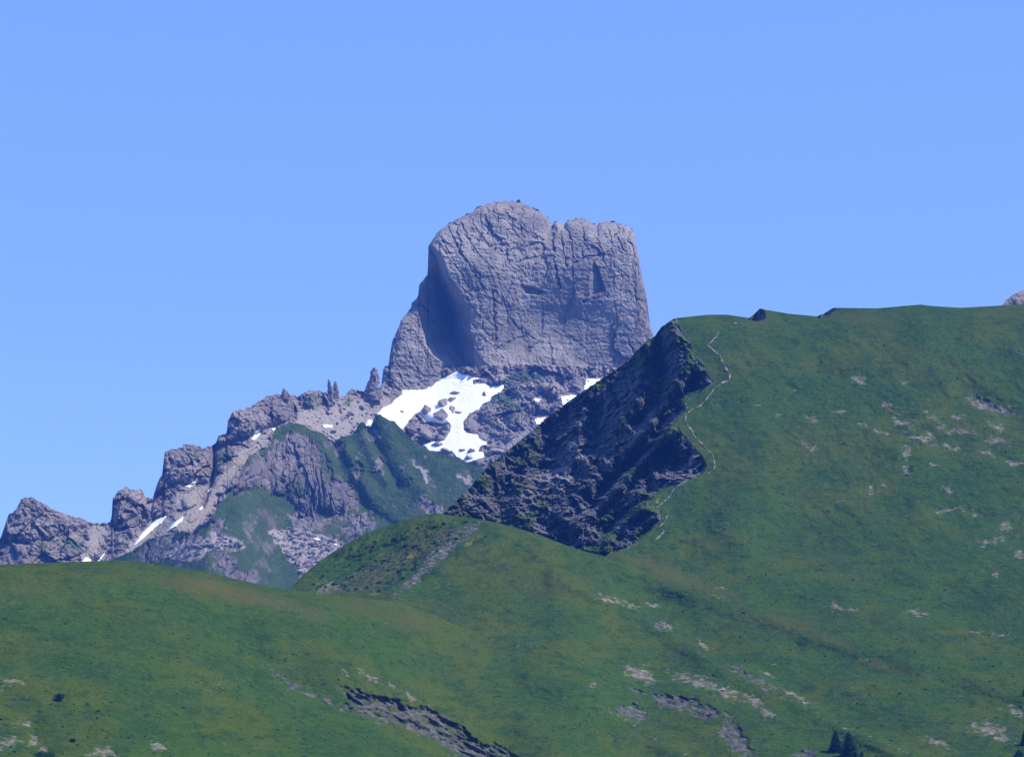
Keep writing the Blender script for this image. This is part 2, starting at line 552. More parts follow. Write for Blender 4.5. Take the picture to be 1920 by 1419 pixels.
A_KNOBS = [  # rock masses that stand out of the ridge slope: outline, reach, roundness
    ([(306, 842), (345, 828), (400, 832), (402, 880), (392, 905), (360, 908), (330, 905), (300, 922), (288, 930), (296, 900)], 34, 10),
    ([(426, 780), (440, 765), (470, 755), (505, 738), (548, 734), (558, 760), (540, 790), (505, 800), (478, 815), (440, 825), (410, 838), (405, 822), (425, 812)], 40, 10),
    ([(209, 985), (211, 930), (232, 908), (262, 915), (275, 935), (268, 960), (240, 975)], 26, 8),
    ([(0, 1012), (12, 975), (38, 930), (68, 928), (100, 952), (140, 970), (168, 985), (130, 1000), (80, 1012), (30, 1015)], 24, 10),
    ([(285, 945), (300, 935), (330, 945), (315, 965), (296, 968), (285, 960)], 14, 5),
    ([(340, 935), (355, 928), (372, 945), (352, 955), (342, 952)], 12, 5),
    ([(565, 735), (620, 730), (625, 750), (600, 770), (575, 765)], 12, 8),
    ([(395, 842), (445, 835), (440, 870), (415, 890), (402, 905)], 14, 8),
    ([(160, 1000), (205, 990), (215, 1010), (190, 1050), (160, 1050)], 12, 8),
    ([(215, 1000), (245, 985), (255, 1000), (232, 1050), (212, 1052)], 12, 7),
    # rocks in and beside the snowfield
    ([(786, 772), (795, 760), (808, 762), (822, 752), (838, 752), (853, 760), (848, 775), (841, 790), (828, 796), (806, 790)], 20, 8),
    ([(758, 800), (775, 785), (800, 792), (812, 796), (842, 798), (842, 810), (830, 824), (805, 828), (790, 832), (775, 822)], 16, 7),
    ([(886, 712), (915, 702), (950, 700), (960, 716), (925, 724), (905, 717)], 12, 6),
    ([(896, 770), (925, 748), (950, 745), (985, 762), (985, 790), (960, 812), (930, 800), (905, 785)], 26, 14),
    ([(950, 715), (985, 700), (1035, 705), (1060, 730), (1040, 748), (1010, 742), (980, 750), (955, 735)], 18, 12),
    ([(1040, 700), (1085, 715), (1098, 725), (1090, 738), (1060, 735)], 12, 8),
]


def depth_a_base(px, py):
    base = aB(px)
    dp = py - base
    D = aY(px) - np.where(dp > 0, 1.15 * dp, 0.45 * dp)
    for poly, amp, w in A_KNOBS:
        x0, x1 = min(p[0] for p in poly), max(p[0] for p in poly)
        y0, y1 = min(p[1] for p in poly), max(p[1] for p in poly)
        m = (px > x0) & (px < x1) & (py > y0) & (py < y1)
        if m.any():
            d = np.maximum(sdf(px[m], py[m], poly), 0)
            D[m] -= amp * (1 - np.exp(-d / w))
    # the gully that runs down-left from the ridge
    g = pdist(px, py, [(560, 760), (500, 815), (450, 870), (420, 920), (385, 980)])
    D = D + 14 * np.exp(-(g / 14) ** 2)
    g = pdist(px, py, [(401, 838), (402, 870), (397, 905), (380, 950)])
    D = D + 22 * np.exp(-(g / 3.5) ** 2)
    return D


def a_scree(px, py):
    px, py = ragged(px, py, 9, 14, 1601)
    s = np.zeros(px.shape)
    for poly in ([(560, 770), (640, 750), (700, 745), (745, 742), (735, 760), (705, 778), (690, 800), (625, 830), (590, 808), (545, 792)],
                 [(545, 775), (520, 800), (500, 840), (465, 860), (430, 910), (400, 950), (380, 985), (330, 1000), (310, 1000), (350, 960), (385, 920), (430, 860), (470, 830), (505, 800)],
                 [(300, 960), (370, 965), (365, 995), (300, 1003), (255, 1030), (235, 1050), (215, 1052), (250, 1010)],
                 [(330, 915), (385, 910), (380, 950), (345, 965), (320, 940)],
                 [(880, 780), (905, 800), (930, 815), (960, 820), (985, 800), (1000, 810), (960, 850), (915, 835), (895, 812), (872, 805), (872, 790)],
                 [(168, 985), (205, 985), (180, 1050), (150, 1050)]):
        s = np.maximum(s, smooth(-4, 7, sdf(px, py, poly)))
    return s


def depth_a(px, py, rough=1.0):
    D = depth_a_base(px, py)
    P = unproject(px, py, D)
    x, z = P[..., 0], P[..., 2]
    sn = smooth(-6, 2, snow_cover(px, py))
    sc = a_scree(px, py)
    k = rough * (1 - 0.85 * sn) * (1 - 0.72 * sc)
    warp = fbm(x / 40, z / 40, z * 0, 3, 5) * 12
    b1, j1 = blocks((x + warp + 0.35 * z) / 30, (z - 0.2 * x) / 42, 21, 1.3)
    b2, j2 = blocks((x + 0.5 * warp - 0.2 * z) / 11, (z + warp * 0.4) / 14, 31, 1.3)
    r = ridged((x + 0.6 * z) / 55, D / 160, z / 80, 4, 41)
    n = 14 * b1 - 4 * (j1 - 1) + 7.5 * b2 - 2.5 * (j2 - 1) - 20 * (r - 0.6) + 5.0 * (0.6 - ridged(x / 7, D / 25, z / 7, 3, 53)) + 3.0 * fbm(x / 7, z / 7, D / 9, 3, 51)
    return D + k * n


def attrs_a(px, py):
    P = unproject(px, py, depth_a_base(px, py))
    n = fbm(P[..., 0] / 60, P[..., 2] / 60, P[..., 1] / 200, 4, 77)
    gr = np.full(px.shape, 0.0)
    for poly, a in (([(560, 735), (612, 735), (618, 750), (590, 770), (570, 765)], 0.5), ([(70, 1015), (130, 1005), (165, 1015), (150, 1040), (70, 1045)], 0.55),
                    ([(905, 745), (950, 722), (960, 740), (985, 770), (970, 800), (940, 760), (918, 760)], 0.62),
                    ([(930, 715), (985, 690), (1040, 700), (1060, 725), (1010, 715), (960, 728)], 0.5),
                    ([(400, 842), (445, 838), (438, 862), (410, 872)], 0.5), ([(340, 845), (390, 850), (385, 862), (345, 860)], 0.45),
                    ([(640, 750), (665, 745), (660, 765), (640, 768)], 0.5), ([(225, 1010), (250, 985), (250, 1015), (228, 1040)], 0.42)):
        gr = np.maximum(gr, a * smooth(-6, 6, sdf(px, py, poly)))
    gr = np.where(px < 420, np.maximum(gr, 0.22 * smooth(960, 1040, py)), gr)
    return {"grass": gr + 0.25 * n * (gr > 0.02), "scree": a_scree(px, py) * 0.85}


xsA = np.concatenate([np.arange(-900, -80, 8.0), np.arange(-80, 1331, 1.6)])
jag = (fbm(xsA / 9, xsA * 0, xsA * 0, 4, 3) * 4.5 + fbm(xsA / 40, xsA * 0, xsA * 0, 2, 9) * 3)
ridge = sheet("mountain_ridge", xsA, lambda x: aT(x) + jag, lambda x: np.interp(x, [-900, -80, 400, 700, 1330], [1240, 1130, 1130, 960, 940]), 300, depth_a,
              ROCK_RIDGE, attrs=attrs_a, back=((18, -1), (70, -40), (400, -380)))
tag(ridge, "jagged grey rock ridge climbing from the left to the tower", kind="structure")

# ------------------------------------------------------------------ the rock tower
T_TOP = [(712, 745), (719, 690), (723, 686), (728, 686), (733, 655), (737, 635), (747, 615), (752, 600), (762, 588), (770, 578), (772, 566), (784, 557), (786, 533), (797, 521), (802, 515),
         (803, 462), (812, 448), (825, 432), (840, 420), (862, 408), (880, 400), (892, 391), (905, 385), (920, 380), (935, 377),
         (950, 376), (970, 377), (985, 382), (1000, 390), (1015, 398), (1025, 406), (1031, 416), (1034, 425), (1038, 418), (1045, 415), (1052, 417),
         (1057, 424), (1061, 417), (1066, 413), (1083, 408), (1100, 412), (1110, 418), (1119, 423), (1125, 418), (1132, 416), (1153, 416), (1158, 420), (1171, 422), (1183, 429),
         (1191, 440), (1194, 462), (1198, 486), (1206, 529), (1214, 568), (1218, 601), (1224, 626), (1228, 680), (1232, 730)]
tT = line(T_TOP)
ARETE = [(803, 455), (818, 466), (831, 484), (840, 505), (846, 520), (862, 545), (877, 575), (883, 592), (882, 617), (889, 641), (892, 705), (893, 760)]
a_x = line([(p[1], p[0]) for p in ARETE])
T_CRACKS = [  # course, width, depth
    ([(1034, 424), (1037, 450), (1038, 480), (1044, 515), (1050, 540)], 3.0, 16),
    ([(1050, 424), (1056, 470), (1062, 500)], 2.2, 9), ([(1058, 420), (1072, 450), (1074, 490), (1076, 555)], 2.0, 9),
    ([(1119, 423), (1122, 450), (1130, 480)], 2.0, 7), ([(1158, 420), (1160, 450), (1170, 470)], 2.0, 8), ([(1168, 424), (1169, 455)], 1.6, 7),
    ([(930, 378), (933, 410), (938, 435)], 1.8, 6), ([(985, 384), (975, 420), (982, 448)], 1.8, 6), ([(900, 400), (905, 440), (885, 470)], 1.8, 6),
    ([(862, 412), (880, 450), (900, 480), (925, 505)], 2.0, 7), ([(840, 425), (856, 460), (880, 500), (905, 535)], 2.0, 7),
    ([(828, 445), (850, 490), (870, 520)], 1.8, 6), ([(950, 470), (953, 490), (960, 520)], 1.6, 5),
    ([(925, 545), (927, 600), (932, 640)], 2.6, 10), ([(940, 548), (952, 590), (975, 620)], 2.2, 8),
    ([(970, 490), (1000, 482), (1040, 478)], 1.8, 6), ([(1075, 495), (1100, 482), (1125, 478)], 2.0, 9),
    ([(1120, 475), (1135, 495), (1146, 512)], 1.6, 5), ([(985, 660), (1010, 640), (985, 625)], 2.0, 6),
    ([(930, 655), (955, 640), (985, 630)], 2.0, 6), ([(1178, 640), (1188, 660)], 3.0, 10), ([(1085, 570), (1110, 560), (1140, 555)], 1.8, 6),
    ([(735, 680), (750, 705), (762, 730)], 2.0, 8), ([(760, 640), (775, 680), (800, 715)], 1.8, 6), ([(775, 620), (800, 665), (815, 700)], 1.6, 5),
    ([(722, 700), (740, 722), (752, 738)], 2.4, 10),
    ([(848, 440), (868, 478), (894, 512)], 1.5, 6), ([(820, 450), (838, 480), (860, 508), (880, 540)], 1.5, 6), ([(880, 405), (893, 430), (918, 462)], 1.5, 6), ([(912, 388), (918, 412), (912, 440)], 1.4, 5),
    ([(955, 380), (962, 400), (958, 425), (972, 445)], 1.4, 5), ([(1005, 395), (998, 420), (1008, 450)], 1.4, 6), ([(870, 545), (885, 575), (905, 600), (910, 640)], 1.6, 6), ([(895, 525), (915, 555), (945, 575)], 1.6, 6),
    ([(1000, 560), (1018, 590), (1015, 620)], 1.3, 4), ([(1090, 420), (1096, 450), (1092, 480)], 1.4, 6), ([(1140, 420), (1146, 455), (1152, 500), (1150, 540)], 1.4, 6), ([(1180, 432), (1182, 480), (1190, 540), (1196, 600)], 1.5, 6),
    ([(1150, 560), (1158, 600), (1150, 640)], 1.4, 5), ([(1060, 580), (1090, 600), (1130, 596)], 1.3, 4), ([(960, 530), (950, 560), (958, 590)], 1.4, 5), ([(1040, 620), (1075, 640), (1120, 636), (1160, 650)], 1.3, 4),
]


ALCOVE = [(803, 505), (790, 545), (785, 575), (786, 600), (793, 625), (796, 648), (814, 671), (845, 688), (868, 702), (900, 712), (930, 600), (860, 470)]


def depth_t(px, py):
    m = 0.918
    up = np.maximum(720 - py, 0)
    lean = -0.10 * np.minimum(up, 150) + 0.12 * np.clip(up - 150, 0, 70) + 0.40 * np.maximum(up - 220, 0)
    D = 5083 + m * (lean + 0.36 * (px - 1000))
    # the middle of the wall is set back under the upper bulge
    bowl = np.exp(-(((px - 1040) / 95) ** 2 + ((py - 600) / 70) ** 2))
    D = D + 34 * bowl
    # the forward pillar left of the middle
    pil = np.exp(-(pdist(px, py, [(905, 520), (915, 600), (925, 690)]) / 42) ** 2)
    D = D - 16 * pil
    # the pedestal at the foot
    ped = smooth(0, 16, sdf(px, py, [(892, 720), (893, 665), (905, 655), (935, 650), (985, 628), (1005, 650), (1060, 660), (1120, 690), (1170, 740), (890, 760)]))
    D = D - 20 * ped * smooth(640, 720, py)
    sil = pdist(px, py, T_TOP[15:])
    D = D + 46 * np.exp(-sil / 9)
    # flake with its shadowed recess
    D = D + 20 * smooth(0, 3, sdf(px, py, [(1112, 486), (1122, 500), (1137, 549), (1131, 548), (1118, 552), (1106, 556), (1104, 520)])) * smooth(1098, 1136, px)
    D = D + 14 * smooth(0, 4, sdf(px, py, [(972, 532), (1000, 538), (1024, 546), (1010, 555), (985, 552)]))
    main = D
    # the wall that turns away left of the arete, and the lower buttress beyond it
    dl = np.maximum(a_x(py) - px, 0)
    wall = main + m * 4.2 * dl * smooth(440, 480, py)
    rib = np.exp(-((dl - 17) / 7) ** 2) * smooth(520, 560, py)
    wall = wall - 5 * rib
    butt = 5028 + m * (0.55 * (px - 795) + 0.24 * (640 - py))
    lit = sdf(px, py, ALCOVE)
    butt = butt + m * 2.6 * np.maximum(lit, 0)
    silb = pdist(px, py, T_TOP[:15])
    butt = butt + 22 * np.exp(-silb / 9)
    D = np.where(dl > 0, np.minimum(wall, butt), main)
    isb = (dl > 0) & (butt < wall)
    for pts, w, d in T_CRACKS:
        x0, x1 = min(p[0] for p in pts) - 12, max(p[0] for p in pts) + 12
        y0, y1 = min(p[1] for p in pts) - 12, max(p[1] for p in pts) + 12
        k = (px > x0) & (px < x1) & (py > y0) & (py < y1)
        wob = 4.5 * fbm(px[k] / 9, py[k] / 9, px[k] * 0, 3, 71)
        brk = np.clip(0.75 + 1.5 * fbm(px[k] / 11, py[k] / 11, px[k] * 0, 2, 73), 0, 1.3)
        D[k] += 0.85 * brk * d * np.exp(-((pdist(px[k] + wob, py[k] + 0.7 * wob, pts)) / (0.55 * w)) ** 2)
    P = unproject(px, py, D)
    x, z = P[..., 0], P[..., 2]
    warp = fbm(x / 30, z / 30, D / 90, 4, 7, 0.65) * 11
    # joints dip from upper left to lower right on the left half and stand upright on the right
    sl = 0.55 * (1 - smooth(890, 1130, px))
    u = x + warp + sl * (z - 1000)
    b0, j0 = blocks(u / 46, (z + warp) / 80, 61, 1.0)
    b1, j1 = blocks(u / 20, (z - 0.15 * x + warp) / 36, 62, 1.2)
    b2, j2 = blocks((u + 0.3 * z) / 6, (z + 0.5 * warp) / 10, 63, 1.3)
    calm = 1 - 0.55 * np.exp(-(((px - 1060) / 110) ** 2 + ((py - 600) / 90) ** 2)) - 0.35 * ((dl > 0) & ~isb)
    slab = smooth(-0.25, 0.3, fbm(u / 40, (z + 0.3 * x) / 55, D / 90, 3, 70))
    n = 9 * b0 - 2.4 * (j0 - 1) + (0.25 + 0.9 * slab) * (3.0 * b1 - 2.0 * (j1 - 1)) + (0.15 + 1.0 * slab) * (1.7 * b2 - 0.8 * (j2 - 1))
    n = n - 4 * (ridged(u / 38, D / 80, z / 60, 4, 64) - 0.6) + 2.0 * fbm(x / 6, z / 5, D / 6, 3, 65)
    n = n + 2.0 * fbm(x / 60, z / 7, D / 50, 3, 66) + 1.8 * (0.6 - ridged(u / 17, D / 40, z / 22, 3, 67)) + (0.5 + 1.8 * smooth(-0.1, 0.35, fbm(x / 45, z / 45, D / 60, 2, 69))) * (0.6 - ridged(x / 6.5, D / 20, z / 6, 2, 68))
    return D + 0.78 * calm * n


def attrs_t(px, py):
    g = 0.42 * smooth(640, 730, py) * smooth(900, 960, px) * (1 - smooth(1120, 1180, px))
    g = np.maximum(g, 0.30 * np.exp(-(pdist(px, py, [(1040, 440), (1075, 470), (1110, 470)]) / 14) ** 2))
    g = np.maximum(g, 0.42 * np.exp(-(pdist(px, py, [(955, 640), (990, 628), (1035, 650)]) / 6) ** 2))
    return {"grass": g, "scree": 0.25 * smooth(660, 730, py) + 0 * px}


xsT = np.arange(712, 1233, 0.95)
jagT = fbm(xsT / 11, xsT * 0, xsT * 0, 3, 33, 0.5) * 4.8
tower = sheet("rock_tower", xsT, lambda x: tT(x) + jagT * smooth(712, 722, x), lambda x: np.interp(x, [712, 760, 860, 900, 1233], [760, 750, 725, 740, 760]), 330, depth_t,
              ROCK_TOWER, attrs=attrs_t, back=((20, -2), (90, -25), (200, -330)), skirt=((10, -30), (20, -80)))
tag(tower, "massive grey rock tower with a domed top above the snowfield", "rock tower")

# ------------------------------------------------------------------ the grassy spur in front of the ridge
S_TOP = [(170, 1075), (214, 1047), (248, 1032), (279, 1010), (304, 1004), (338, 996), (363, 998), (392, 986), (408, 950), (434, 920), (450, 885), (468, 852),
         (500, 840), (508, 832), (514, 808), (530, 796), (546, 792), (569, 796), (582, 807), (607, 812), (615, 825), (621, 833), (629, 828), (638, 821), (648, 822),
         (666, 808), (675, 791), (682, 791), (687, 800), (695, 800), (700, 786), (705, 779), (713, 776), (724, 785), (740, 790), (757, 809),
         (779, 830), (808, 846), (844, 854), (870, 866), (899, 874), (940, 885), (1010, 905)]
sT = line(S_TOP)
S_Y = sline([(170, 4290), (214, 4285), (304, 4270), (392, 4250), (468, 4330), (520, 4480), (650, 4560), (713, 4580), (800, 4540), (900, 4500), (1010, 4480)])
S_BASE = sline([(170, 1075), (300, 1005), (420, 940), (540, 870), (640, 830), (713, 800), (800, 840), (900, 875), (1010, 905)])
S_CLIFF = [(470, 852), (505, 835), (525, 815), (560, 815), (585, 830), (612, 860), (640, 895), (665, 925), (668, 950), (650, 962), (620, 965), (600, 952), (580, 968),
           (560, 955), (530, 930), (490, 915), (452, 920), (435, 930), (450, 890)]
S_SLABS = [[(655, 870), (668, 858), (680, 888), (672, 895), (657, 888)], [(695, 868), (708, 862), (725, 890), (718, 895), (700, 880)], [(745, 876), (760, 875), (775, 905), (768, 905), (752, 890)],
           [(700, 800), (708, 795), (712, 815), (704, 818)], [(632, 830), (645, 824), (650, 840), (640, 860), (622, 860)], [(775, 938), (800, 935), (828, 945), (825, 955), (790, 952)],
           [(620, 1000), (650, 985), (680, 1000), (665, 1020), (640, 1030), (625, 1015)], [(650, 970), (690, 960), (705, 985), (680, 995)],
           [(400, 1040), (425, 1035), (440, 1060), (470, 1075), (500, 1090), (460, 1095), (420, 1075)], [(300, 1012), (340, 1002), (380, 1005), (360, 1022), (320, 1030), (290, 1030)],
           [(560, 960), (600, 955), (590, 985), (560, 1000), (545, 980)], [(250, 1036), (290, 1018), (300, 1035), (270, 1060)], [(395, 985), (420, 975), (425, 992), (400, 1000)]]
S_SCREE = [[(505, 1000), (545, 990), (600, 1005), (640, 1020), (655, 1035), (600, 1075), (570, 1090), (555, 1060), (530, 1030)],
           [(380, 1010), (410, 1003), (450, 1015), (460, 1028), (420, 1024), (380, 1040), (340, 1050), (300, 1045), (330, 1030)],
           [(790, 860), (800, 880), (805, 900), (795, 905), (785, 880)], [(860, 892), (880, 900), (885, 908), (865, 905)], [(768, 860), (790, 872), (788, 878), (772, 868)]]


def s_cliff(px, py):
    px, py = ragged(px, py, 16, 18, 1611)
    c = smooth(-5, 6, sdf(px, py, S_CLIFF))
    for p in S_SLABS:
        c = np.maximum(c, 0.8 * smooth(-4, 5, sdf(px, py, p)))
    return c


def depth_s_base(px, py):
    dp = py - S_BASE(px)
    D = S_Y(px) - np.where(dp > 0, 1.05 * dp, 0.6 * dp)
    c = sdf(px, py, S_CLIFF)
    D = D - 26 * (1 - np.exp(-np.maximum(c, 0) / 14))
    # ribs running down to the right from the toothed crest
    for pts, a, w in (([(713, 780), (735, 830), (765, 890), (800, 930)], 26, 20), ([(678, 795), (700, 850), (730, 900)], 22, 16), ([(642, 825), (665, 870), (690, 920)], 18, 15),
                      ([(545, 800), (570, 850), (590, 900), (625, 950)], 16, 22), ([(600, 820), (640, 880), (660, 930)], 12, 14),
                      ([(757, 812), (800, 860), (850, 900)], 12, 18)):
        D = D - 0.6 * a * np.exp(-(pdist(px, py, pts) / w) ** 2)
    for pts, a, w in (([(622, 835), (650, 900), (690, 960), (760, 1000)], 16, 14), ([(690, 805), (720, 870), (745, 910)], 14, 10), ([(505, 850), (500, 900), (470, 930)], 10, 14)):
        D = D + a * np.exp(-(pdist(px, py, pts) / w) ** 2)
    return D


def depth_s(px, py):
    D = depth_s_base(px, py)
    P = unproject(px, py, D)
    x, z = P[..., 0], P[..., 2]
    c = s_cliff(px, py)
    warp = fbm(x / 40, z / 40, D / 90, 3, 105) * 10
    u = x + warp - 0.35 * z * smooth(560, 640, px)
    b1, j1 = blocks(u / 16, (z + warp) / 48, 121, 1.2)
    b2, j2 = blocks((u + 0.2 * z) / 7, (z + warp) / 15, 131, 1.2)
    r = ridged(u / 26, D / 200, z / 130, 4, 141)
    n = c * (9 * b1 - 4 * (j1 - 1) + 4.5 * b2 - 2 * (j2 - 1) - 16 * (r - 0.6))
    n = n + 5 * fbm(x / 45, z / 45, D / 60, 4, 151) + 1.4 * fbm(x / 6, z / 6, D / 8, 2, 161) + 4 * (1 - c) * (0.6 - ridged((x - 0.6 * z) / 40, D / 200, z / 160, 3, 143))
    return D + n


def attrs_s(px, py):
    P = unproject(px, py, depth_s_base(px, py))
    n = fbm(P[..., 0] / 50, P[..., 2] / 50, P[..., 1] / 200, 4, 277)
    c = s_cliff(px, py)
    px, py = ragged(px, py, 16, 16, 1621)
    g = 0.74 + 0.42 * n - 0.66 * c
    g = g - 0.30 * smooth(960, 1020, py) * (1 - smooth(480, 560, px)) * (px < 560) * smooth(0.0, 0.25, n)
    g = g + 0.22 * c * (n > 0.05)
    s = np.zeros(px.shape)
    for p in S_SCREE:
        s = np.maximum(s, smooth(-5, 6, sdf(px, py, p)))
    g = g - s
    return {"grass": g, "scree": s}


xsS = np.arange(170, 1011, 1.5)
jagS = fbm(xsS / 7, xsS * 0, xsS * 0, 3, 203) * 2.6
spur = sheet("mountain_spur", xsS, lambda x: sT(x) + jagS, lambda x: np.interp(x, [170, 400, 700, 1010], [1150, 1150, 1080, 1010]), 230, depth_s, ROCK_SPUR,
             attrs=attrs_s, back=((14, -3), (60, -45), (140, -160)))
tag(spur, "green and grey toothed spur in front of the rock ridge", kind="structure")

# ------------------------------------------------------------------ right hill and its cliff
F_TOP = [(520, 1118), (550, 1098), (568, 1078), (596, 1054), (627, 1033), (660, 1013), (692, 997), (757, 975), (800, 964), (818, 961), (831, 964), (870, 969), (906, 974), (958, 986), (1011, 1002),
         (1064, 1023), (1103, 1035), (1128, 1041), (1180, 1060), (1240, 1086), (1330, 1122)]
fT = line(F_TOP)
B_TOP = [(800, 985), (830, 963), (880, 915), (905, 885), (930, 862), (960, 838), (1000, 805), (1040, 772), (1080, 742), (1110, 722), (1150, 695), (1184, 672), (1190, 660), (1215, 637),
         (1228, 630), (1240, 613), (1262, 598), (1270, 596), (1326, 590), (1364, 590), (1404, 596), (1408, 594), (1418, 585), (1425, 578), (1432, 580), (1478, 588), (1531, 593), (1545, 588), (1562, 577), (1646, 578), (1725, 571),
         (1752, 574), (1802, 577), (1874, 573), (1920, 570), (2060, 560)]
bT = line(B_TOP)
bS = sline([(300, 600), (1270, 600), (1364, 592), (1480, 590), (1646, 580), (1725, 573), (1802, 577), (2060, 562)])
RIM = [(1268, 588), (1280, 620), (1298, 650), (1302, 668), (1320, 685), (1325, 700), (1338, 718), (1322, 728), (1300, 742), (1282, 752), (1287, 765), (1274, 785), (1270, 800),
       (1290, 825), (1318, 855), (1326, 872), (1318, 890), (1280, 906), (1262, 912), (1235, 925), (1215, 945), (1238, 955), (1242, 970), (1218, 1000), (1195, 1018), (1150, 1038), (1120, 1045)]
CLIFF_POLY = RIM + [(1100, 1080), (780, 1080), (780, 560), (1200, 560)]
MEADOW_SCREE = [  # centre, half length, half height, tilt
    (1612, 712, 16, 8, .5), (1695, 717, 12, 5, .3), (1492, 733, 6, 4, 0), (1420, 760, 8, 3, 0), (1460, 779, 8, 4, .2), (1520, 785, 14, 6, .3), (1570, 772, 14, 4, 0), (1665, 758, 14, 5, .1),
    (1675, 773, 18, 4, .2), (1715, 757, 6, 3, 0), (1735, 770, 6, 4, 0), (1748, 783, 14, 5, .2), (1790, 780, 16, 6, .1), (1845, 762, 28, 6, .35), (1880, 765, 18, 7, .1), (1870, 800, 20, 5, .2),
    (1650, 810, 22, 6, .4), (1725, 820, 30, 10, .15), (1745, 815, 10, 4, .3), (1800, 810, 34, 5, .1), (1870, 825, 26, 9, .1), (1515, 835, 18, 7, .5), (1530, 840, 9, 4, .4),
    (1700, 850, 9, 14, 0), (1700, 880, 10, 14, 0), (1780, 840, 40, 4, .15), (1850, 850, 20, 5, .2), (1574, 939, 10, 4, .2), (1631, 919, 9, 6, 0), (1657, 909, 6, 3, 0),
    (1750, 873, 10, 3, 0), (1775, 918, 12, 5, .1), (1770, 957, 18, 5, 0), (1800, 953, 26, 4, 0), (1830, 966, 12, 4, .2), (1885, 985, 12, 8, .2), (1865, 1015, 34, 6, -.1), (1910, 1040, 12, 7, .4),
    (1715, 1150, 28, 6, .2), (1570, 1140, 18, 4, .1), (1600, 1143, 12, 5, .1), (1830, 1184, 26, 2.5, .1), (1880, 1188, 22, 4, .1), (1350, 1104, 14, 2, 0),
    (1200, 1262, 36, 15, .35), (1310, 1280, 50, 12, .3), (1365, 1298, 34, 10, .3), (1410, 1312, 26, 8, .3), (1440, 1335, 16, 9, .4), (1495, 1305, 30, 5, .45), (1440, 1262, 16, 4, .4), (1455, 1247, 10, 2, .1),
    (1225, 1135, 20, 3, .2), (1140, 1122, 26, 5, .25), (1185, 1136, 14, 3, .1), (1250, 1172, 14, 4, .6), (1320, 1210, 12, 4, .4), (1860, 1366, 42, 14, .15), (1880, 1385, 26, 8, .3), (1760, 1392, 26, 7, .45), (1908, 1335, 18, 8, .6),
    (1872, 1328, 7, 4, .3), (1500, 1373, 4, 3, 0), (1555, 1366, 6, 4, 0), (1112, 1283, 6, 5, .3), (690, 1268, 26, 6, .5), (735, 1282, 10, 5, .3), (650, 1262, 10, 5, .6), (772, 1306, 14, 6, .6),
    (25, 1277, 26, 8, 0), (15, 1390, 24, 15, -.4), (188, 1410, 32, 10, 0), (296, 1399, 13, 7, 0), (80, 1404, 10, 4, .5), (60, 1385, 10, 12, .3), (45, 1355, 16, 8, .4),
    (1900, 870, 20, 6, .2), (1620, 795, 12, 3, .3), (1690, 790, 24, 6, .2), (1760, 800, 12, 4, .2), (1640, 1018, 4, 2, 0), (1845, 1072, 5, 3, 0), (1866, 1077, 6, 3, .3)]
SLATE_ZONES = [  # outline, recess in metres
    ([(495, 1243), (520, 1258), (560, 1282), (610, 1306), (640, 1318), (628, 1322), (590, 1308), (545, 1290), (515, 1265)], 2.0),
    ([(640, 1285), (665, 1290), (690, 1300), (720, 1305), (770, 1322), (800, 1325), (860, 1355), (885, 1378), (905, 1395), (940, 1395), (985, 1425), (870, 1425), (820, 1388), (760, 1366), (710, 1352), (660, 1335), (628, 1325), (650, 1312)], 5.5),
    ([(1215, 1300), (1250, 1298), (1300, 1306), (1345, 1328), (1352, 1342), (1320, 1348), (1275, 1332), (1235, 1322)], 4.5),
    ([(1350, 1325), (1375, 1340), (1385, 1365), (1405, 1385), (1418, 1425), (1390, 1425), (1370, 1395), (1345, 1372), (1360, 1355)], 3.0),
    ([(1155, 1328), (1185, 1318), (1215, 1330), (1210, 1350), (1200, 1358), (1170, 1345)], 4.0),
    ([(1170, 1283), (1200, 1288), (1220, 1302), (1205, 1303), (1180, 1295)], 3.0),
    ([(1375, 1245), (1420, 1268), (1470, 1290), (1450, 1293), (1400, 1275), (1370, 1255)], 3.0),
    ([(1215, 1162), (1240, 1165), (1258, 1185), (1240, 1182)], 3.0),
    ([(1805, 738), (1840, 745), (1895, 770), (1915, 780), (1880, 780), (1840, 768)], 3.0),
    ([(1490, 1403), (1530, 1405), (1530, 1425), (1480, 1425)], 3.0),
]
FOLDS = [  # low ridges and hollows in the meadows: course, width, height (positive stands out)
    ([(1140, 1045), (1210, 1075), (1300, 1112), (1420, 1155), (1560, 1205), (1700, 1240), (1800, 1268), (1920, 1300)], 26, 9),
    ([(1160, 1095), (1300, 1140), (1450, 1190), (1600, 1235), (1800, 1290)], 30, -7),
    ([(1040, 1080), (1110, 1112), (1170, 1140), (1250, 1182), (1330, 1238), (1440, 1290), (1560, 1350), (1700, 1425)], 18, 11),
    ([(1180, 1130), (1260, 1165), (1380, 1240), (1480, 1295), (1600, 1345)], 26, -9),
    ([(1000, 1270), (1080, 1300), (1150, 1335), (1220, 1375), (1300, 1430)], 22, 8),
    ([(940, 1300), (1020, 1350), (1100, 1420)], 40, -8),
    ([(700, 1150), (800, 1200), (900, 1265), (980, 1330), (1060, 1430)], 40, 9),
    ([(620, 1240), (760, 1300), (900, 1375)], 30, 6),
    ([(430, 1160), (480, 1240), (600, 1310), (760, 1370), (900, 1430)], 34, -12),
    ([(540, 1185), (640, 1225), (760, 1250)], 36, 8),
    ([(0, 1300), (60, 1335), (80, 1425)], 20, -6),
    ([(1500, 1000), (1700, 1100), (1920, 1190)], 60, -10), ([(1400, 700), (1430, 850), (1380, 980)], 60, 8), ([(1800, 730), (1850, 760), (1920, 790)], 22, -6)]


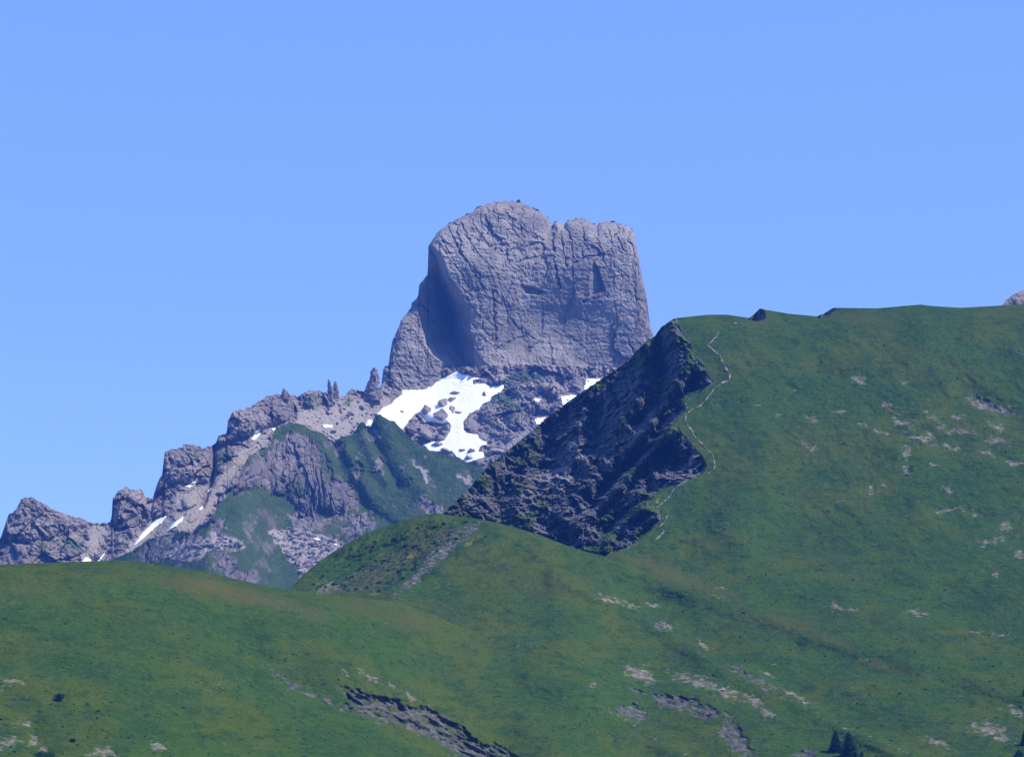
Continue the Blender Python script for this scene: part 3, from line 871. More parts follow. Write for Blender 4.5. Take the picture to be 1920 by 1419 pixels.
def meadow_relief(px, py, D):
    rx, ry = ragged(px, py, 9, 12, 1651)
    out = np.zeros(px.shape)
    for e in MEADOW_SCREE:
        m = (np.abs(rx - e[0]) < 2 * e[2] + 6) & (np.abs(ry - e[1]) < 2 * e[3] + 8)
        if m.any():
            out[m] += min(2.2, 0.16 * e[3] + 0.5) * ell(rx[m], ry[m], *e)
    for pts, w, a in FOLDS:
        x0, x1 = min(p[0] for p in pts) - 3 * w, max(p[0] for p in pts) + 3 * w
        m = (px > x0) & (px < x1)
        if m.any():
            out[m] -= 1.25 * a * np.exp(-(pdist(px[m], py[m], pts) / w) ** 2)
    k = D / 2000.0
    P = unproject(px, py, D)
    x, y = P[..., 0], P[..., 1]
    out += k * (9 * fbm(x / 150, y / 170, y * 0, 3, 301) + 3.6 * fbm((x + 0.4 * y) / 30, (y - 0.3 * x) / 55, y * 0, 3, 311) + 1.1 * fbm(x / 7, y / 9, y * 0, 3, 321))
    for poly, dep in SLATE_ZONES:
        x0, x1 = min(p[0] for p in poly) - 8, max(p[0] for p in poly) + 8
        y0, y1 = min(p[1] for p in poly) - 8, max(p[1] for p in poly) + 8
        m = (px > x0) & (px < x1) & (py > y0) & (py < y1)
        if m.any():
            s = smooth(-1.5, 5, sdf(rx[m], ry[m], poly))
            rr = ridged(x[m] / 9 + y[m] / 26, y[m] / 30, 0 * x[m], 3, 331)
            bb, _ = blocks((x[m] + 0.5 * y[m]) / 7, y[m] / 14, 335, 1.4)
            out[m] += s * (dep - 1.7 * dep * (rr - 0.55) + 0.5 * dep * bb)
    return out


def b_smooth(px, py):
    dp = py - bS(px)
    return 2600 - 0.85 * np.minimum(dp, 450) - 1.1 * np.maximum(dp - 450, 0) + 45 * np.exp(-np.maximum(dp, 0) / 22)


def depth_b(px, py, cliff_noise=True):
    D = b_smooth(px, py)
    D = D + meadow_relief(px, py, D)
    # little rock steps in the skyline
    for x1, pts in ((1437, [(1405, 600), (1425, 574), (1430, 584), (1437, 599), (1420, 603)]), (1568, [(1534, 597), (1562, 573), (1568, 578), (1552, 592)])):
        D = D + 3.2 * smooth(-2, 2, sdf(px, py, pts)) * np.maximum(x1 - px, 0)
    c = np.maximum(sdf(px, py, CLIFF_POLY), 0)
    m = c > 0
    if m.any():
        D[m] += depth_cliff(px[m], py[m], c[m], D[m], cliff_noise)
    return D


C_RIBS = [  # outstanding ribs of the cliff
    ([(1215, 640), (1205, 720), (1170, 800), (1120, 880), (1060, 960)], 22, 20), ([(1262, 600), (1265, 700), (1215, 800), (1200, 850)], 20, 22),
    ([(1300, 665), (1285, 700), (1250, 760)], 14, 16), ([(1330, 720), (1290, 740), (1225, 790), (1170, 850)], 12, 12),
    ([(1275, 790), (1225, 845), (1150, 925), (1080, 990)], 10, 18), ([(1215, 945), (1150, 1000), (1110, 1035)], 12, 16),
    ([(1000, 815), (985, 900), (960, 985)], 22, 14), ([(1100, 735), (1090, 830), (1050, 900)], 24, 14), ([(920, 880), (900, 960)], 16, 10), ([(1240, 955), (1190, 1000)], 8, 8), ([(1090, 830), (1040, 890), (1010, 940)], 46, 16)]
C_GULLIES = [([(1240, 640), (1235, 700), (1245, 750), (1200, 790)], 16, 22), ([(1120, 770), (1110, 800), (1125, 830)], 18, 22), ([(1300, 720), (1275, 745), (1240, 780)], 9, 16),
             ([(1240, 790), (1200, 850), (1130, 920)], 10, 16), ([(1190, 860), (1210, 880), (1250, 850)], 16, 12), ([(1050, 860), (1010, 880)], 18, 12), ([(1130, 920), (1150, 930)], 14, 14),
             ([(1210, 935), (1170, 960), (1110, 1025)], 8, 14), ([(930, 900), (925, 960)], 10, 10), ([(1325, 725), (1300, 735)], 6, 10)]


def depth_cliff(px, py, c, D0, noise):
    add = 0.46 * 3.5 * c
    fade = smooth(0, 14, c)
    for pts, w, a in C_RIBS:
        add = add - fade * 2.6 * a * np.exp(-(pdist(px, py, pts) / w) ** 2)
    for pts, w, a in C_GULLIES:
        add = add + fade * 2.6 * a * np.exp(-(pdist(px, py, pts) / w) ** 2)
    if noise:
        P = unproject(px, py, D0 + add)
        x, z = P[..., 0], P[..., 2]
        warp = fbm(x / 18, z / 18, D0 / 60, 3, 405) * 6
        u = x + warp + 0.5 * z
        b1, j1 = blocks(u / 13, (z + warp - 0.3 * x) / 17, 421, 1.4)
        b2, j2 = blocks((u - 0.3 * z) / 4.5, (z + 0.6 * warp) / 5.5, 431, 1.4)
        r = ridged(u / 24, D0 / 120, (z - 0.5 * x) / 40, 4, 441)
        n = 8 * b1 + 5.0 * b2 - 20 * (r - 0.6) + 3.0 * fbm(x / 3.5, z / 3.5, D0 / 8, 3, 451)
        n = n + 5.0 * (0.6 - ridged(px / 16, py / 13, px * 0, 3, 461)) + 3.0 * (0.6 - ridged(px / 6, py / 5, px * 0, 2, 463))
        add = add + 2.6 * smooth(0, 10, c) * n
    return add


def c_attrs(px, py):
    c = sdf(px, py, CLIFF_POLY)
    D = b_smooth(px, py)
    P = unproject(px, py, D + np.maximum(c, 0) * 0.5)
    n = fbm(P[..., 0] / 16, P[..., 2] / 12, P[..., 1] / 60, 4, 477) + 0.45 * fbm(px / 6, py / 5, px * 0, 3, 479)
    sky = pdist(px, py, B_TOP[:20])
    g = 0.27 + 0.85 * n + 0.40 * np.exp(-sky / 12) + (0.30 + 0.28 * smooth(780, 900, py)) * np.exp(-np.maximum(c, 0) / 12) + 0.45 * np.exp(-np.maximum(fT(px) - py, 0) / 9) * (px < 1135)
    for pts, w, a in (([(1275, 790), (1225, 845), (1150, 925), (1080, 990)], 6, 0.5), ([(1215, 945), (1150, 1000), (1100, 1040)], 10, 0.55), ([(1015, 950), (985, 975), (960, 990)], 12, 0.5),
                      ([(1184, 672), (1215, 690)], 10, 0.4), ([(1290, 655), (1300, 690)], 10, 0.45), ([(1240, 770), (1285, 750)], 6, 0.5)):
        g = g + a * np.exp(-(pdist(px, py, pts) / w) ** 2)
    for poly in ([(985, 880), (1060, 830), (1110, 840), (1095, 880), (1040, 930), (1010, 930)], [(1010, 790), (1080, 760), (1100, 780), (1060, 810), (1000, 820)], [(1080, 940), (1160, 900), (1170, 930), (1100, 990), (1060, 970)],
                 [(1255, 830), (1310, 850), (1318, 885), (1270, 900), (1200, 920), (1190, 900)]):
        g = g - 0.5 * smooth(-8, 8, sdf(px, py, poly))
    s = 0.6 * smooth(-8, 4, sdf(px, py, [(1285, 845), (1315, 858), (1324, 872), (1315, 888), (1290, 880)]))
    s = np.maximum(s, 0.62 * smooth(-12, 14, sdf(px, py, [(1000, 880), (1060, 850), (1110, 840), (1090, 890), (1050, 930), (1020, 935)])))
    return {"grass": g, "scree": s}


def ell(px, py, cx, cy, rx, ry, a):
    ca, sa = math.cos(a), math.sin(a)
    u = ((px - cx) * ca + (py - cy) * sa) / rx
    v = (-(px - cx) * sa + (py - cy) * ca) / ry
    return np.exp(-(u * u + v * v) * 0.8)


def meadow_attrs(px, py):
    P = unproject(px, py, b_smooth(px, py))
    n = fbm(P[..., 0] / 40, P[..., 1] / 60, P[..., 1] * 0, 4, 577)
    sc = np.zeros(px.shape)
    ox, oy = px, py
    px, py = ragged(px, py, 9, 15, 1631)
    for e in MEADOW_SCREE:
        m = (np.abs(px - e[0]) < 2.2 * e[2] + 8) & (np.abs(py - e[1]) < 2.2 * max(e[3], e[2] * abs(math.sin(e[4]))) + 8)
        if m.any():
            sc[m] = np.maximum(sc[m], 0.85 * ell(px[m], py[m], *e))
    sl = np.zeros(px.shape)
    rx, ry = ragged(ox, oy, 9, 12, 1651)
    for poly, _ in SLATE_ZONES:
        x0, x1 = min(p[0] for p in poly) - 8, max(p[0] for p in poly) + 8
        m = (px > x0) & (px < x1)
        if m.any():
            sl[m] = np.maximum(sl[m], 0.64 * smooth(-9, 7, sdf(rx[m], ry[m], poly)))
    px, py = ragged(ox, oy, 7, 12, 1641)
    # stony runnel down the flank of the hump
    for pts in ([(1112, 1110), (1150, 1122), (1200, 1148), (1250, 1176), (1290, 1202), (1330, 1236), (1400, 1276), (1470, 1308), (1560, 1350), (1620, 1376), (1700, 1412)],
                [(1120, 1322), (1150, 1335), (1200, 1365), (1240, 1390), (1300, 1425)]):
        sc = np.maximum(sc, 0.36 * np.exp(-(pdist(px, py, pts) / 3.2) ** 2))
    run = sdf(px, py, [(870, 985), (905, 978), (890, 1000), (850, 1030), (820, 1060), (785, 1090), (745, 1118), (735, 1115), (770, 1080), (800, 1045), (825, 1010)])
    sc = np.maximum(sc, 0.52 * smooth(-13, 9, run))
    sl = np.maximum(sl, 0.50 * smooth(-8, 8, run))
    sc = np.maximum(sc, 0.7 * smooth(-6, 6, sdf(px, py, [(580, 1105), (600, 1092), (625, 1085), (640, 1100), (620, 1115)])))
    sc = np.maximum(sc, 0.5 * ell(px, py, 665, 1075, 22, 5, -.5))
    sl = np.maximum(sl, 0.55 * ell(px, py, 640, 1102, 40, 8, -.1))
    for pts in ([(1408, 598), (1418, 586), (1426, 574), (1432, 584), (1438, 600), (1425, 604)], [(1536, 596), (1548, 584), (1562, 573), (1566, 579), (1552, 592)]):
        sl = np.maximum(sl, 0.95 * smooth(-3, 3, sdf(ox, oy, pts)))
    yl = np.zeros(px.shape)
    for e in ((885, 1012, 26, 6, -.7), (740, 1070, 40, 14, -.5), (690, 1105, 30, 8, -.2), (765, 1045, 30, 8, -.6), (820, 1100, 20, 5, -.5), (1235, 938, 16, 5, -.6), (1300, 806, 10, 5, -.6), (1620, 1235, 12, 3, .4), (1340, 1118, 40, 4, .3), (700, 1113, 25, 5, 0)):
        yl = np.maximum(yl, 0.62 * ell(px, py, *e))
    dry = np.zeros(px.shape)
    for e, a in (((1600, 600, 150, 22, 0), .5), ((1590, 640, 60, 30, .3), .4), ((420, 1110, 260, 26, .2), .7), ((700, 1150, 170, 30, .2), .6), ((1280, 1085, 170, 22, .36), .65), ((1500, 1180, 200, 24, .36), .5), ((1000, 1090, 160, 50, .2), .45),
                 ((90, 1110, 160, 40, 0), .45), ((300, 1080, 160, 20, .15), .5), ((1700, 1260, 160, 14, .3), .5), ((1130, 1050, 60, 12, .3), .5), ((1050, 1080, 80, 12, .2), .5)):
        dry = np.maximum(dry, a * ell(px, py, *e))
    fl = np.zeros(px.shape)
    for e in ((560, 1150, 130, 10, .35), (640, 1190, 130, 10, .4), (1000, 1330, 140, 10, .55), (1190, 1350, 90, 6, .45), (760, 1230, 120, 14, .4), (1150, 1280, 60, 20, .4), (420, 1290, 120, 40, .3), (1030, 1045, 50, 6, .1), (950, 1200, 120, 30, .4)):
        fl = np.maximum(fl, 0.7 * ell(px, py, *e))
    sh = np.zeros(px.shape)
    flank = sdf(px, py, [(585, 1110), (640, 1080), (720, 1030), (800, 990), (850, 975), (905, 978), (880, 1005), (820, 1040), (760, 1085), (720, 1115), (650, 1118)])
    sh = np.maximum(sh, 0.47 * smooth(-5, 10, flank))
    dry = np.maximum(dry, 0.60 * smooth(-8, 18, flank))
    yl = np.maximum(yl, 0.30 * smooth(-5, 12, flank))
    sl = np.maximum(sl, 0.34 * smooth(-5, 14, flank))
    sc = np.maximum(sc, 0.24 * smooth(-5, 14, flank))
    for e in ((905, 1010, 20, 5, -.5), (705, 1062, 16, 8, -.3), (750, 1030, 16, 5, -.3), (640, 1080, 26, 4, -.5), (598, 1100, 16, 5, -.5), (690, 1035, 40, 4, -.5)):
        sh = np.maximum(sh, 0.72 * ell(px, py, *e))
    return {"scree": sc + 0.12 * n * (sc > 0.1), "slate": sl, "yellow": yl, "dry": dry + 0.14 * n, "flowers": fl, "shrub": sh}


xsB = np.concatenate([np.arange(1090, 2061, 2.2), np.arange(2062, 3000, 12.0)])
hill_right = sheet("hillside", xsB, bT, lambda x: 1500 + 0 * x, 400, lambda a, b: depth_b(a, b, False), MEADOW, attrs=meadow_attrs, smooth_shade=True,
                   keep=lambda a, b: sdf(a, b, CLIFF_POLY) + 1.8 * fbm(a / 6, b / 6, a * 0, 3, 611) < 2.2, back=((25, -2), (110, -45), (300, -260)), skirt=((-250, -30), (-700, -90)))
tag(hill_right, "broad green meadow hill filling the right side", kind="structure")
xsC = np.arange(805, 1345, 1.25)
jagC = fbm(xsC / 6, xsC * 0, xsC * 0, 4, 613) * 3.0 * (1 - smooth(1255, 1272, xsC))
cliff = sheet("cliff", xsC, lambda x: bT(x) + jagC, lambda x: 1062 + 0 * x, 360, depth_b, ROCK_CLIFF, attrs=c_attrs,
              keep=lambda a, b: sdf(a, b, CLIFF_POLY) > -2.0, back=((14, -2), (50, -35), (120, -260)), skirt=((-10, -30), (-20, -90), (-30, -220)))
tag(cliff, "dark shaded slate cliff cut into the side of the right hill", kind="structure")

# ------------------------------------------------------------------ the hump in the middle
FLANK_RIM = [(905, 976), (890, 1000), (850, 1032), (815, 1065), (785, 1090), (745, 1118), (700, 1160)]
FLANK = FLANK_RIM + [(500, 1160), (500, 940), (860, 940)]


def f_smooth(px, py):
    g = 70 * (1 - smooth(1030, 1240, px)) + 2.0
    crest = np.maximum(py - fT(px), 0)
    D = b_smooth(px, py) - g + 26 * np.exp(-crest / 14) * (1 - smooth(1040, 1150, px))
    c = np.maximum(sdf(px, py, FLANK), 0)
    return D + 0.62 * c


def depth_f(px, py):
    D = f_smooth(px, py)
    rel = meadow_relief(px, py, b_smooth(px, py))
    c = smooth(0, 20, sdf(px, py, FLANK))
    P = unproject(px, py, D)
    x, y, z = P[..., 0], P[..., 1], P[..., 2]
    r = ridged((x - 0.8 * z) / 16, y / 60, (z + 0.6 * x) / 60, 4, 711)
    return D + rel + c * (7 * (0.6 - r) + 1.2 * fbm(x / 5, z / 5, y / 9, 3, 721)) + 7 * np.exp(-(pdist(px, py, [(900, 985), (850, 1030), (790, 1080)]) / 10) ** 2)


xsF = np.arange(520, 1331, 2.0)
hump = sheet("grassy_hump", xsF, fT, lambda x: np.interp(x, [520, 1330], [1260, 1480]), 240, depth_f, MEADOW, attrs=meadow_attrs, smooth_shade=True, back=((14, -1), (60, -30), (160, -150)), skirt=((40, -40),))
tag(hump, "rounded grassy hump with a stony runnel on its left flank", kind="structure")

# ------------------------------------------------------------------ left hill
D_TOP = [(-1000, 1140), (-400, 1085), (-120, 1066), (0, 1058), (60, 1056), (109, 1054), (208, 1050), (237, 1051), (292, 1057), (365, 1068), (437, 1084), (510, 1101), (565, 1108), (638, 1118), (693, 1122), (740, 1126),
         (800, 1146), (900, 1192), (1000, 1262), (1100, 1350), (1220, 1460)]
dT = line(D_TOP)


dTs = sline(D_TOP, 40)


def depth_d(px, py):
    dp = py - dTs(px)
    left = 1740 + 0.22 * px - 0.95 * dp + 30 * np.exp(-np.maximum(dp, 0) / 16)
    w = smooth(600, 1010, px)
    D = left * (1 - w) + (f_smooth(px, py) - 1.5) * w
    return D + meadow_relief(px, py, b_smooth(px, py))


xsD = np.concatenate([np.arange(-1000, -120, 12.0), np.arange(-120, 1221, 2.2)])
hill_left = sheet("hillside", xsD, dT, lambda x: 1500 + 0 * x, 210, depth_d, MEADOW, attrs=meadow_attrs, smooth_shade=True, back=((22, -2), (90, -30), (200, -120)), skirt=((-250, -30), (-700, -90)))
tag(hill_left, "smooth green meadow hill in the left foreground", kind="structure")

# far rock behind the right hill
R_TOP = line([(1850, 600), (1880, 571), (1886, 563), (1897, 554), (1908, 548), (1920, 543), (1950, 528), (2000, 520), (2060, 540)])
xsR = np.arange(1850, 2061, 2.0)


def depth_r(px, py):
    D = 3600 - 0.6 * (py - 540)
    P = unproject(px, py, D)
    b, j = blocks(P[..., 0] / 14, P[..., 2] / 22, 801, 1.2)
    return D + 6 * b + 8 * fbm(P[..., 0] / 25, P[..., 2] / 25, D / 50, 4, 811)


far_rock = sheet("far_crag", xsR, lambda x: R_TOP(x) + 1.5 * fbm(x / 5, x * 0, x * 0, 3, 821), lambda x: 640 + 0 * x, 60, depth_r, ROCK_RIDGE, attrs=lambda a, b: {"grass": 0 * a, "scree": 0.2 + 0 * a}, skirt=((-20, -60), (-60, -250)))
tag(far_rock, "grey crag showing behind the right end of the meadow skyline", kind="structure")

# valley floor under everything
gx = np.linspace(-3200, 3200, 60)
gy = np.linspace(-700, 6400, 80)
GX, GY = np.meshgrid(gx, gy)
GZ = -1.7 + 6 * fbm(GX / 500, GY / 500, GX * 0, 3, 901) * smooth(150, 700, np.hypot(GX, GY)) - 30 * smooth(900, 2500, GY) - 6 * smooth(100, 600, np.hypot(GX, GY))
ground = mesh_from("ground", np.stack([GX, GY, GZ], -1).reshape(-1, 3), grid_quads(80, 60)[:, ::-1], MEADOW, True)
tag(ground, "grassy valley floor in front of the hills", kind="structure")

# ------------------------------------------------------------------ snow
def snow_patch(name, poly, depth, label, grp, step=0.8):
    x0, x1 = min(p[0] for p in poly) - 3, max(p[0] for p in poly) + 3
    y0, y1 = min(p[1] for p in poly) - 3, max(p[1] for p in poly) + 3
    xs, ys = np.arange(x0, x1 + step, step), np.arange(y0, y1 + step, step)
    PX, PY = np.meshgrid(xs, ys)
    s = sdf(PX, PY, poly) + 0.9 * fbm(PX / 4, PY / 4, PX * 0, 3, 951)
    D = depth(PX, PY)
    V = unproject(PX, PY, D - 4.5 + 5.5 * (1 - smooth(-0.3, 1.6, s)))
    q = grid_quads(len(ys), len(xs))
    q = q[((s > 0.0).ravel()[q]).any(axis=1)]
    used = np.unique(q)
    rem = np.zeros(PX.size, int)
    rem[used] = np.arange(len(used))
    o = mesh_from(name, V.reshape(-1, 3)[used], rem[q], SNOW, True)
    tag(o, label, "snow patch" if grp else "snowfield", "snow patches left on the rocks" if grp else None)
    return o


for nm, poly, lab, grp in SNOW_A:
    snow_patch(nm, poly, lambda a, b: depth_a(a, b, 0.35), lab, grp)
snow_patch("snow_patch", [(587, 1008), (594, 1009), (602, 1009), (601, 1013), (594, 1014), (588, 1011)], depth_s, "small snow patch on the pale scree above the middle hump", 1)
snow_patch("snow_patch", [(627, 1018), (631, 1018), (631, 1023), (627, 1023)], depth_s, "tiny round snow spot low on the spur above the hump", 1)


# ------------------------------------------------------------------ needles and boulders
def at(px, py, D):
    return Vector(unproject(np.array([float(px)]), np.array([float(py)]), np.array([float(D)]))[0])


def pinnacle(pts_left, pts_right, Y, label, seed):
    """a rock needle: left and right outlines from the foot up, with real depth"""
    ys = np.linspace(pts_left[0][1], pts_left[-1][1], 26)
    lx = np.interp(-ys, [-p[1] for p in pts_left], [p[0] for p in pts_left])
    rx = np.interp(-ys, [-p[1] for p in pts_right], [p[0] for p in pts_right])
    n = 20
    th = np.linspace(0, 2 * math.pi, n, endpoint=False)
    V = []
    for y, a, b in zip(ys, lx, rx):
        c, r = (a + b) / 2, (b - a) / 2
        pxs = c + r * np.cos(th)
        Ds = Y + r * 0.85 * 1.2 * np.sin(th)
        P = unproject(pxs, np.full(n, y), Ds)
        nn = fbm(P[:, 0] / 4, P[:, 1] / 4, P[:, 2] / 6, 3, seed)
        mid = P.mean(axis=0)
        P = mid + (P - mid) * (1 + 0.45 * nn[:, None])
        P[:, 2] += 1.2 * nn
        V.append(P)
    V = np.array(V)
    m = len(ys)
    q = []
    for j in range(m - 1):
        for i in range(n):
            q.append((j * n + i, j * n + (i + 1) % n, (j + 1) * n + (i + 1) % n, (j + 1) * n + i))
    verts = np.concatenate([V.reshape(-1, 3), V[-1].mean(axis=0, keepdims=True) + np.array([[0, 0, 0.8]])])
    top = m * n
    for i in range(0, n, 2):
        q.append(((m - 1) * n + i, (m - 1) * n + (i + 1) % n, (m - 1) * n + (i + 2) % n, top))
    z = np.zeros(len(verts))
    o = mesh_from("rock_pinnacle", verts, np.array(q), ROCK_RIDGE, False, {"grass": z, "scree": z})
    return tag(o, label, "rock pinnacle", "rock needles on the ridge")


pinnacle([(613, 748), (615, 730), (614, 716), (615, 712)], [(625, 748), (624, 730), (620, 716), (617, 712)], 4815, "taller of the two thin rock needles standing close together", 1001)
pinnacle([(625, 748), (625, 728), (626, 718), (627, 715)], [(636, 748), (634, 730), (632, 720), (630, 715)], 4822, "shorter needle on the right of the close pair", 1002)
pinnacle([(680, 750), (684, 730), (693, 714), (695, 697), (699, 689)], [(716, 750), (713, 728), (711, 712), (709, 698), (704, 688)], 4915, "broad pointed rock needle nearest the big tower", 1003)
pinnacle([(526, 748), (528, 738), (530, 731), (531, 728)], [(545, 748), (542, 738), (538, 733), (534, 728)], 4715, "small rock knob on the highest point of the broken ridge", 1004)

ICO = bpy.data.meshes.new("ico_src")
import bmesh
bm = bmesh.new()
bmesh.ops.create_icosphere(bm, subdivisions=3, radius=1.0)
ICO_V = np.array([v.co[:] for v in bm.verts])
ICO_F = np.array([[v.index for v in f.verts] for f in bm.faces])
bm.free()
bm = bmesh.new()
bmesh.ops.create_icosphere(bm, subdivisions=1, radius=1.0)
ICO1_V = np.array([v.co[:] for v in bm.verts])
ICO1_F = np.array([[v.index for v in f.verts] for f in bm.faces])
bm.free()
bpy.data.meshes.remove(ICO)


def boulder_shape(seed):
    r = np.random.default_rng(seed)
    V = ICO_V.copy()
    for _ in range(20):                     # split faces
        n = r.normal(size=3)
        n /= np.linalg.norm(n)
        d = r.uniform(0.36, 0.66)
        t = V @ n
        V = V - np.where(t > d, t - d, 0)[:, None] * n
    nn = fbm(V[:, 0] * 2 + seed, V[:, 1] * 2, V[:, 2] * 2, 3, seed)
    return V * (1 + 0.16 * nn[:, None])


BOULDERS = [  # centre, width, height in survey pixels, turn, label
    (754, 773, 15, 11, .7, "tilted oblong boulder alone in the left part of the snowfield"),
    (758, 788, 8, 5, .4, "small rock in the snow below the tilted oblong boulder"),
    (853, 738, 22, 14, .3, "upper dark rock of the stacked pair in mid snowfield"),
    (848, 749, 22, 13, 0, "lower pale rock of the stacked pair in mid snowfield"),
    (909, 742, 9, 17, -.5, "narrow upright rock near the right rim of the snowfield"),
    (815, 740, 6, 5, 0, "very small rock in the middle of the upper snow"),
    (866, 718, 9, 5, 0, "small flat rock high in the snow under the tower wall"),
    (862, 774, 22, 9, .1, "smooth oblong boulder right of the big outcrop"),
    (829, 760, 24, 22, .2, "rough top block of the big outcrop in the snow"),
    (799, 772, 22, 26, -.1, "left slab of the big outcrop in the snow"),
    (828, 780, 34, 28, .3, "largest pale block of the big outcrop in the snow"),
    (848, 767, 14, 20, -.3, "right shoulder block of the big outcrop in the snow"),
    (778, 788, 18, 16, .5, "dark block on the lower left of the big outcrop"),
    (832, 804, 30, 16, -.2, "broad block just below the big outcrop"),
    (800, 816, 34, 22, .3, "rubbly block above the green spur edge"),
    (772, 806, 22, 14, .5, "leftmost block touching the green spur crest below the snow"),
    (826, 821, 24, 13, 0, "rounded rock at the lower right of the rubbly blocks"),
    (857, 812, 9, 5, .1, "small pointed rock in the narrow tongue of snow"),
    (823, 835, 36, 10, .1, "long flat slab in the lowest part of the snow"),
    (838, 847, 38, 12, .4, "low slab at the edge of the spur below the snow"),
    (870, 845, 20, 9, .3, "left rock of the cluster at the snow tongue's end"),
    (886, 846, 26, 13, .2, "middle rock of the cluster at the snow tongue's end"),
    (882, 861, 22, 13, .6, "lowest pale rock at the very end of the snow"),
    (915, 850, 26, 15, -.2, "pale rock right of the snow tongue's end"),
    (934, 846, 24, 14, .2, "rock on the scree farthest right of the snow tongue"),
    (1104, 716, 10, 7, .2, "small rock at the top of the snow patch by the dark ridge"),
]
for i, (bx, by, bw, bh, tn, lab) in enumerate(BOULDERS):
    Dd = float(depth_a(np.array([[float(bx)]]), np.array([[float(by)]]), 0.35)[0, 0])
    mpp = Dd / F
    V = boulder_shape(1100 + i)
    V = V * np.array([bw * mpp * 0.76, (bw + bh) * 0.5 * mpp * 0.7, bh * mpp * 0.74])
    ca, sa = math.cos(-tn), math.sin(-tn)
    V = np.stack([V[:, 0] * ca - V[:, 2] * sa, V[:, 1], V[:, 0] * sa + V[:, 2] * ca], -1)
    c = at(bx, by, Dd - 1.0)
    z = np.zeros(len(V))
    o = mesh_from("boulder", V, ICO_F, ROCK_RIDGE, False, {"grass": z, "scree": z + 1.0})
    o.location = c
    tag(o, lab, "boulder", "rocks standing out of the snowfield")


# ------------------------------------------------------------------ loose stones, low shrubs (beyond counting)
def scatter(name, polys, count, size, depth, mat, label, cat, seed, squash=0.7, lift=0.2):
    r = np.random.default_rng(seed)
    pts = []
    tot = sum((max(p[0] for p in P) - min(p[0] for p in P)) * (max(p[1] for p in P) - min(p[1] for p in P)) for P in polys)
    for P in polys:
        x0, x1 = min(p[0] for p in P), max(p[0] for p in P)
        y0, y1 = min(p[1] for p in P), max(p[1] for p in P)
        k = max(8, int(count * (x1 - x0) * (y1 - y0) / tot))
        a, b = r.uniform(x0, x1, k), r.uniform(y0, y1, k)
        clump = fbm(a / 14, b / 8, a * 0, 2, seed) + r.normal(size=k) * 0.12
        m = (sdf(a, b, P) > 0.5) & (clump > -0.12)
        pts.append(np.stack([a[m], b[m]], -1))
    pts = np.concatenate(pts)
    D = depth(pts[:, 0][None], pts[:, 1][None])[0]
    C = unproject(pts[:, 0], pts[:, 1], D)
    n = len(pts)
    s = size[0] + (size[1] - size[0]) * r.random(n) ** 3
    base = np.broadcast_to(ICO1_V, (n, *ICO1_V.shape)) * (1 + 0.35 * r.normal(size=(n, len(ICO1_V), 1)).clip(-1.2, 1.2))
    st = r.uniform(0.7, 1.5, (n, 1, 3))
    V = base * st * s[:, None, None]
    V[..., 2] *= squash
    V = V + C[:, None, :]
    V[..., 2] += lift * s[:, None]
    q = (ICO1_F[None] + (np.arange(n) * len(ICO1_V))[:, None, None]).reshape(-1, 3)
    o = mesh_from(name, V.reshape(-1, 3), q, mat, False)
    return tag(o, label, cat, None, "stuff")


scatter("scree_stones", S_SCREE[:2], 2600, (0.9, 4.0), depth_s, STONE, "pale boulder scree on the lower spur", "scree", 1201)
scatter("scree_stones", [[(930, 700), (1050, 690), (1100, 735), (1000, 800), (940, 840), (880, 870), (880, 840), (960, 780)], [(560, 770), (640, 750), (745, 742), (735, 760), (690, 800), (625, 830)]],
        1500, (0.8, 4.5), lambda a, b: depth_a(a, b), STONE, "loose grey blocks on the slopes under the tower", "scree", 1203)
scatter("scree_stones", [[(870, 985), (905, 978), (890, 1000), (850, 1030), (820, 1060), (785, 1090), (745, 1118), (735, 1115), (770, 1080), (800, 1045), (825, 1010)]],
        2400, (0.25, 0.9), depth_f, STONE, "grey stones in the runnel on the hump's flank", "scree", 1204)
scatter("low_shrubs", [[(575, 1100), (640, 1050), (720, 1005), (830, 970), (905, 978), (880, 1005), (820, 1040), (760, 1085), (720, 1110), (650, 1110)]],
        1500, (0.4, 1.8), depth_f, SHRUB, "dark low shrubs scattered over the hump's left flank", "shrubs", 1205)
scatter("low_shrubs", [[(0, 1300), (260, 1320), (420, 1380), (300, 1419), (0, 1419)], [(620, 1260), (900, 1380), (960, 1419), (700, 1350)]], 420, (0.25, 0.9), depth_d, SHRUB,
        "dark tufts dotted over the left foreground meadow", "shrubs", 1206)
scatter("low_shrubs", [[(1290, 620), (1920, 600), (1920, 1419), (1300, 1419), (1300, 1150), (1240, 1060), (1380, 800)]], 900, (0.3, 1.1), lambda a, b: depth_b(a, b, False), SHRUB,
        "dark tufts dotted over the right meadow", "shrubs", 1207)

# ------------------------------------------------------------------ footpath
def path(pts, width, depth, seed):
    r = np.random.default_rng(seed)
    P = np.array(pts, float)
    seg = np.hypot(*np.diff(P, axis=0).T)
    s = np.concatenate([[0], np.cumsum(seg)])
    t = np.arange(0, s[-1], 1.2)
    x, y = np.interp(t, s, P[:, 0]), np.interp(t, s, P[:, 1])
    x = x + 2.2 * fbm(t / 14, t * 0, t * 0, 3, seed)
    y = y + 1.0 * fbm(t / 14, t * 0 + 9, t * 0, 3, seed)
    tx, ty = np.gradient(x), np.gradient(y)
    L = np.hypot(tx, ty) + 1e-6
    nx, ny = -ty / L, tx / L
    w = 1.35 * width * (0.16 + 1.0 * np.clip(0.32 + 1.7 * fbm(t / 9, t * 0, t * 0, 3, seed + 3), 0, 1.4))
    rows = [(x + nx * w * k, y + ny * w * k) for k in (-0.5, 0, 0.5)]
    V = [unproject(a, b, depth(a[None], b[None])[0] - (1.6 if i == 1 else 1.2)) for i, (a, b) in enumerate(rows)]
    return np.array(V)


